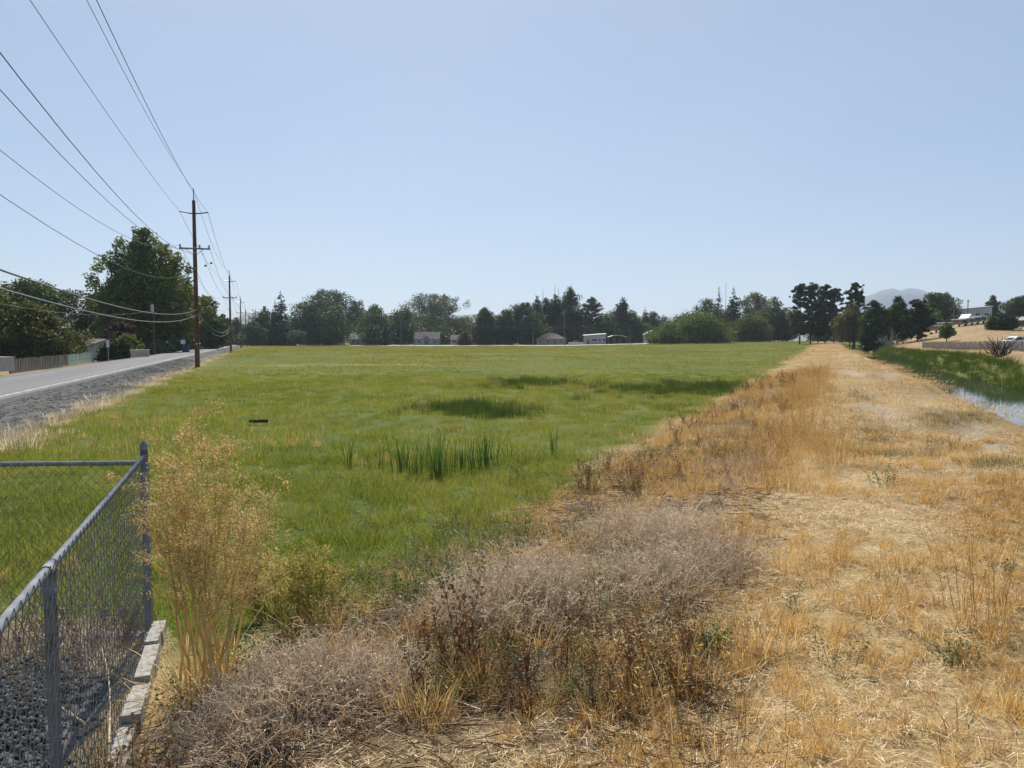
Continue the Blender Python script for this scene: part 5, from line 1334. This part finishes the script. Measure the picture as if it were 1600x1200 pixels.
    if porch:
        px_, pw, ph, pm = porch
        x0 = px_ * L; m_ = MB(); zr = ph
        for s in (-1, 1):
            a = [(x0 + s * pw / 2, yf - 1.6, h - .1), (x0 + s * pw / 2, yf + 2.2, h - .1), (x0, yf + 2.2, zr), (x0, yf - 1.6, zr)]
            m_.face(a); m_.face([(x, y, zz + .12) for x, y, zz in a]); m_.face([a[0], a[3], (a[3][0], a[3][1], a[3][2] + .12), (a[0][0], a[0][1], a[0][2] + .12)])
        po = m_.build('porch_roof', pm, root)
        MB().face([(x0 - pw / 2, yf - 1.45, h - .1), (x0 + pw / 2, yf - 1.45, h - .1), (x0, yf - 1.45, zr - .05)]).build('porch_gable', wall, root)
        for s in (-1, 1): MB().box((x0 + s * (pw / 2 - .1), yf - 1.4, (h - .15) / 2), (.14, .14, h - .15)).build('porch_post', 'white_paint', root)
    return root
W2 = lambda *xs: [(x, 1.55, 1.5, 1.1) for x in xs]
house('grey roofed cottage behind the lone small tree', 545, 574, 530, 521, 538, 293, 'tan_siding', 'pale_roof', 'gable', 8, W2(-.25, .2), .02)
house('grey gabled house with small front gable behind the pole', 646, 687, 530, 519, 537.5, 290, 'grey_siding', 'shingle', 'gable', 9, W2(-.3, .33), -.02, porch=(.02, 3.2, 4.0, 'shingle'))
house('white cottage half hidden by the rust coloured shrub', 703, 746, 531, 524, 537, 293, 'off_white', 'shingle', 'gable', 7, W2(-.35, -.1, .33), .12)
house('brown hip roofed house left of the silver pickup', 837, 886, 529.5, 520.5, 536.5, 292, 'tan_siding', 'shingle_brown', 'hip', 10, W2(-.35, -.1, .3), .12, chim=.22)
house('white mobile home with pale flat roof right of the silver pickup', 912, 948, 525, 522.5, 535.5, 291, 'off_white', 'metal_roof', 'flat', 5, [(-.02, 1.9, 2.0, 1.1), (.2, 1.9, 1.2, 1.1), (.38, 1.9, 1.2, 1.1)], -.3)
house('small white shed with pitched roof left of the willow bushes', 1008, 1030, 523, 517, 534, 292, 'pale_siding', 'metal_roof', 'front', 6, [(-.2, 1.8, .9, .9)], .2, name='shed', cat='shed')
house('pale tan shed in the gap between willow bush and olive bush', 1131, 1147, 531, 527, 534, 280, 'cream_paint', 'metal_roof', 'gable', 5, [(.2, 1.2, .8, .7)], None, name='shed', cat='shed')
house('dark house shaded under the spruce pair', 428, 452, 531, 526, 538.5, 300, 'brown_siding', 'shingle', 'gable', 7, W2(-.2, .25), .02)
# house across the road, grey roof and brown chimney
hz_ = P(138, 545, 78); hroot = house('low house with sloping grey roof beyond the pale green fence', 112, 150, 541.5, 531, 552, 96, 'teal_siding', 'shingle', 'gable', 7.5, [(.18, 1.55, 1.1, 1.1), (-.2, 1.55, .9, 1.1)], None, chim=.40, rot=-.25, overhang=.25)
house('second low house behind the brown chimney', 146, 163, 541, 535, 549, 108, 'pale_siding', 'shingle', 'gable', 6, [(.1, 1.3, .9, .8)], None, overhang=.2)
# carport
def carport(label, px0, px1, top, base, Y, roof):
    L = (px1 - px0) / F * Y; X = P((px0 + px1) / 2, 535, Y).x; z = tz(X, Y); root = empty('carport', (X, Y + 3, z)); tag(root, label, 'carport')
    h = P(px0, top, Y).z - z
    prof = [(-L / 2, h - .7), (-L / 4, h - .15), (0, h), (L / 4, h - .15), (L / 2, h - .7)]
    MB().prism([(x, zz) for x, zz in prof] + [(x, zz - .1) for x, zz in reversed(prof)], -2.8, 2.8).build('roof', roof, root)
    for sx in (-1, -.34, .34, 1):
        for sy in (-2.6, 2.6): MB().box((sx * (L / 2 - .15), sy, (h - .7) / 2), (.1, .1, h - .7)).build('post', 'galv_dull', root)
carport('carport with curved pale green roof beside the white mobile home', 951, 981, 523.5, 534, 291, 'metal_roof_green')
# long pale building on the rise
house('long pale building with low sloping roof on the rise', 1480, 1551, 485.5, 480.0, 499, 222, 'pale_siding', 'metal_roof', 'flat', 9, [(.16, 1.65, 1.4, 1.0), (.36, 1.65, 1.4, 1.0), (-.05, 1.65, 1.0, 1.0)], -.28, name='long_building', cat='building', overhang=.3)
house('white roofed shed on the slope at the right picture edge', 1577, 1625, 502, 500.5, 512, 160, 'brown_siding', 'off_white', 'flat', 5, [], None, name='shed', cat='shed')
# low pale wall and other roadside things left
def ground_at(px, Y): X = P(px, 535, Y).x; return X, tz(X, Y)
X, z = ground_at(218, 88); root = empty('low_wall', (X, 88, z), .1); tag(root, 'low pale block wall across the road below the yellow green shrub', 'wall')
for i in range(4):
    for j in range(3):
        MB().box((-.75 + i * .5 + (.06 if j % 2 else 0), 0, .22 + j * .36), (.485, .35, .345)).build('block', 'cream_paint', root)
MB().box((.02, 0, 1.16), (2.15, .42, .07)).build('coping', 'white_paint', root)
# board fences across the road
def board_fence(label, w, Ya, Yb, h, mat, gap=.0, bw=.15, seed=1, post=2.4, slope=-RS, name='board_fence', pts=None, jit=.05):
    rr = random.Random(seed)
    a = Vector((w + slope * Ya, Ya, 0)) if pts is None else Vector((pts[0][0], pts[0][1], 0)); b = Vector((w + slope * Yb, Yb, 0)) if pts is None else Vector((pts[1][0], pts[1][1], 0))
    root = empty(name, (a.x, a.y, 0)); tag(root, label, 'fence')
    d = b - a; L = d.length; d.normalize(); rz = math.atan2(d.y, d.x); s = 0
    me = {}
    while s < L:
        c = d * (s + bw / 2); zg = tz(a.x + c.x, a.y + c.y); hh = h + rr.choice((-.06, 0, .04, .02)) * jit * 20
        key = round(hh, 2)
        if key not in me: mb = MB().box((0, 0, hh / 2), (bw - .012, .022, hh)); me[key] = mb.mesh('board'); me[key].materials.append(MATS[mat])
        o = link('board', me[key], None, root, (c.x, c.y, zg + .02)); o.rotation_euler = (rr.uniform(-.03, .03), rr.uniform(-.02, .02), rz)
        s += bw + gap
    k = 0
    while k * post < L:
        c = d * (k * post); zg = tz(a.x + c.x, a.y + c.y); nrm = Vector((-d.y, d.x, 0)) * .07
        MB().box((c.x + nrm.x, c.y + nrm.y, zg + h / 2), (.09, .09, h + .06), rz).build('post', mat, root); k += 1
    for f in (.25, .8):
        nrm = Vector((-d.y, d.x, 0)) * .035; c = d * (L / 2)
        zg0, zg1 = tz(a.x, a.y), tz(b.x, b.y)
        MB().tube([Vector((nrm.x, nrm.y, zg0 + h * f)), d * L + Vector((nrm.x, nrm.y, zg1 + h * f))], .035, 4).build('rail', mat, root)
    return root
board_fence('weathered grey board fence under the dark shade tree', -19.5, 59.5, 77, 1.12, 'fence_wood', .005, .19, 5)
board_fence('pale green board fence continuing the weathered one', -19.45, 77.2, 89, 1.12, 'fence_green', .004, .19, 6)
X, z = ground_at(-14, 56); root = empty('utility_trailer', (X, 56, z), -.32); tag(root, 'white box trailer at the left picture edge', 'trailer')
MB().box((0, 0, .85), (2.6, 1.5, 1.0)).build('body', 'off_white', root); MB().box((0, 0, 1.37), (2.7, 1.6, .06)).build('lid', 'pale_siding', root)
for s in (-1, 1): MB().tube([(s * .5, -.80, .33), (s * .5, -.60, .33)], .32, 14).build('wheel', 'tyre', root)
# road signs, bin, hydrant-like posts
def sign(label, px, top, base, Y, sw, sh, post_h=None, name='road_sign', mat='sign_back', rot=0.0):
    X, z = ground_at(px, Y); h = P(px, top, Y).z - z; root = empty(name, (X, Y, z), rot); tag(root, label, 'sign')
    MB().box((0, .03, h / 2), (.07, .05, h)).build('post', 'galv_dull', root)
    MB().box((0, -.02, h - sh / 2 - .02), (sw, .02, sh)).build('plate', mat, root)
    for k in (-.25, .25): MB().tube([(0, -.045, h - sh / 2 + k * sh), (0, -.03, h - sh / 2 + k * sh)], .02, 6).build('bolt', 'chrome', root)
sign('narrow sign seen from behind in front of the chimney house', 168.5, 531, 552, 76, .32, .72)
sign('small white sign plate by the blue bin', 286, 531, 545, 120, .75, .62, mat='white_paint')
sign('distant sign plate right of the nearest utility pole', 319, 529, 541, 190, .8, .9, mat='white_paint')
X, z = ground_at(290, 118); root = empty('wheelie_bin', (X, 118, z)); tag(root, 'dark blue wheelie bin standing by the road', 'bin')
MB().prism([(-.36, .12), (.36, .12), (.45, 1.25), (-.45, 1.25)], -.4, .4).build('body', 'bin_blue', root); MB().prism([(-.48, 1.255), (.48, 1.255), (.40, 1.38), (-.40, 1.38)], -.45, .45).build('lid', 'bin_blue', root)
for s in (-1, 1): MB().tube([(s * .34, .38, .13), (s * .42, .38, .13)], .13, 10).build('wheel', 'tyre', root)
X, z = ground_at(241, 100); root = empty('utility_pole', (X, 100, z)); tag(root, 'short dark service pole with white can below the cottonwood', 'utility pole')
MB().tube([(0, 0, -.2), (0, 0, 7.2)], [.11, .08], 8).build('pole', 'pole_wood', root); MB().tube([(0, -.3, 5.9), (0, -.3, 6.05), (0, -.3, 6.8), (0, -.3, 6.9)], [.14, .2, .2, .1], 10).build('transformer', 'pale_siding', root)
m_ = MB(); span(m_, Vector((X, 100, z + 6.2)), Vector((PW - RS * 20 - 14, 20, 6.4)), 1.8, .015)
tag(m_.build('overhead_wire', 'cable'), 'thin service wire crossing the dark shade tree', 'wire')

# ------------------------------------------------------------------ weathered fence beyond the canal
a, b = P(1441, 546, 112), P(1600, 553, 62)
board_fence('weathered grey picket fence beyond the canal', 0, 0, 0, .95, 'fence_wood', .045, .13, 9, 2.2, pts=[(a.x, a.y), (b.x + 2.5, b.y - 3)], name='picket_fence', jit=.08)

# ------------------------------------------------------------------ vehicles
def vehicle(label, X, Y, rot, kind, paint, z=None, cat='car', name='parked_car', group=None):
    if z is None: z = tz(X, Y)
    root = empty(name, (X, Y, z), rot); tag(root, label, cat, group)
    if kind == 'car': L, Wd = 4.5, 1.75; lower = [(-2.2, .35), (2.2, .35), (2.25, .62), (2.1, .82), (1.1, .92), (-1.75, .95), (-2.22, .85), (-2.25, .5)]; cab = [(1.05, .92), (.45, 1.40), (-.95, 1.43), (-1.7, .95)]
    elif kind == 'pickup': L, Wd = 5.5, 1.9; lower = [(-2.75, .5), (2.7, .5), (2.75, .95), (2.6, 1.08), (1.2, 1.15), (-2.75, 1.15)]; cab = [(1.2, 1.15), (.65, 1.78), (-.55, 1.80), (-.75, 1.15)]
    else: L, Wd = 5.2, 2.0; lower = [(-2.6, .45), (2.5, .45), (2.6, .9), (2.3, 1.1), (-2.6, 1.12)]; cab = [(2.15, 1.1), (1.5, 1.95), (-2.5, 2.0), (-2.6, 1.12)]
    MB().prism(lower, -Wd / 2, Wd / 2).build('body', paint, root)
    c = MB().prism(cab, -Wd / 2 + .12, Wd / 2 - .12).build('cabin', paint, root)
    xs = [p_[0] for p_ in cab]; zt = max(p_[1] for p_ in cab); zb = min(p_[1] for p_ in cab)
    for s in (-1, 1):
        y = s * (Wd / 2 - .115); m0 = (cab[1][0] + cab[2][0]) / 2
        for (x0, x1, t0, t1) in ((cab[0][0] - .25, m0 + .04, cab[1][0] - .05, m0 + .04), (m0 - .04, cab[3][0] + .2, m0 - .04, cab[2][0] + .06)):
            MB().face([(x0, y, zb + .05), (x1, y, zb + .05), (t1, y, zt - .08), (t0, y, zt - .08)]).build('side_window', 'glass_dark', root)
        for x in (-L * .30, L * .32):
            w_ = MB().tube([(x, s * (Wd / 2 - .2), .33), (x, s * (Wd / 2 + .01), .33)], .33, 16).build('wheel', 'tyre', root)
            MB().tube([(x, s * (Wd / 2 + .012), .33), (x, s * (Wd / 2 + .03), .33)], .2, 12).build('rim', 'chrome', w_)
        MB().box((L / 2 - .08, s * (Wd / 2 - .28), .74 if kind == 'car' else .9), (.12, .34, .14)).build('headlight', 'lamp_clear', root)
        MB().box((-L / 2 + .04, s * (Wd / 2 - .2), .78 if kind == 'car' else .95), (.10, .22, .2)).build('tail_light', 'lamp_red', root)
    for (i, j, nm) in ((0, 1, 'windscreen'), (3, 2, 'rear_window')):
        (x0, z0), (x1, z1) = cab[i], cab[j]; dx = .012 if i == 0 else -.012
        MB().face([(x0 + dx, -Wd / 2 + .22, z0 + .06), (x0 + dx, Wd / 2 - .22, z0 + .06), (x1 + dx * 2.5, Wd / 2 - .28, z1 - .04), (x1 + dx * 2.5, -Wd / 2 + .28, z1 - .04)]).build(nm, 'glass_dark', root)
    if kind == 'pickup': MB().box((-1.75, 0, 1.153), (1.7, Wd - .25, .02)).build('bed_floor', 'car_dark', root)
    return root
def V(label, px, Y, rot, kind, paint, **k): vehicle(label, P(px, 535, Y).x, Y, rot, kind, paint, **k)
V('silver pickup truck parked between the hip roofed house and mobile home', 899.5, 288.5, math.pi, 'pickup', 'car_silver', cat='pickup', name='pickup_truck')
V('white van parked under the big dark round willow', 500, 290.5, 0, 'van', 'car_white', cat='van', name='parked_van')
V('white car parked beside the light shrub', 527, 290, math.pi, 'car', 'car_white')
V('dark car half hidden under the spruce pair', 437, 291, 0, 'car', 'car_dark')
V('white pickup on the road far beyond the nearest pole', 341, 196, -1.25, 'pickup', 'car_white', cat='pickup', name='pickup_truck')
V('pale car in the gap beside the olive bush', 1158, 270, .2, 'car', 'cream_paint')
V('white car partly cut off at the right edge below the slope', 1594, 98, .1, 'car', 'car_white')
# row of parked trailers in the shade on the slope
for i, (px, wpx, Y, lab) in enumerate([(1463, 9, 168, 'first parked white trailer left of the small green tree'), (1475, 5, 172, 'trailer seen just behind the small green tree'), (1498, 8, 170, 'second parked white trailer right of the small green tree'), (1508.5, 8, 169, 'middle trailer of the row with a peaked white top'), (1518, 7, 170, 'fourth parked white trailer of the row'), (1527, 8, 171, 'last parked trailer at the right end of the row')]):
    X, z = ground_at(px, Y); L = max(1.2, wpx / F * Y * 1.0); root = empty('parked_trailer', (X, Y, z)); tag(root, lab, 'trailer', 'row of trailers on the slope')
    MB().box((0, 0, 1.05), (L, 4.0, 1.0)).build('body', 'grey_siding' if i % 2 else 'brown_siding', root)
    MB().box((0, 0, 1.64), (L + .15, 4.2, .14)).build('roof', 'white_paint', root)
    MB().box((0, -2.02, 1.15), (L * .6, .03, .45)).build('window', 'glass_dark', root); MB().box((0, -2.03, .62), (L * .8, .05, .16)).build('bumper', 'chrome', root)
    for s in (-1, 1): MB().tube([(s * (L / 2 - .05), -1.0, .32), (s * (L / 2 + .06), -1.0, .32)], .32, 10).build('wheel', 'tyre', root)
    if i == 3: MB().prism([(-L / 2, 1.715), (L / 2, 1.715), (0, 2.6)], -1.8, 1.8).build('canopy', 'white_paint', root)
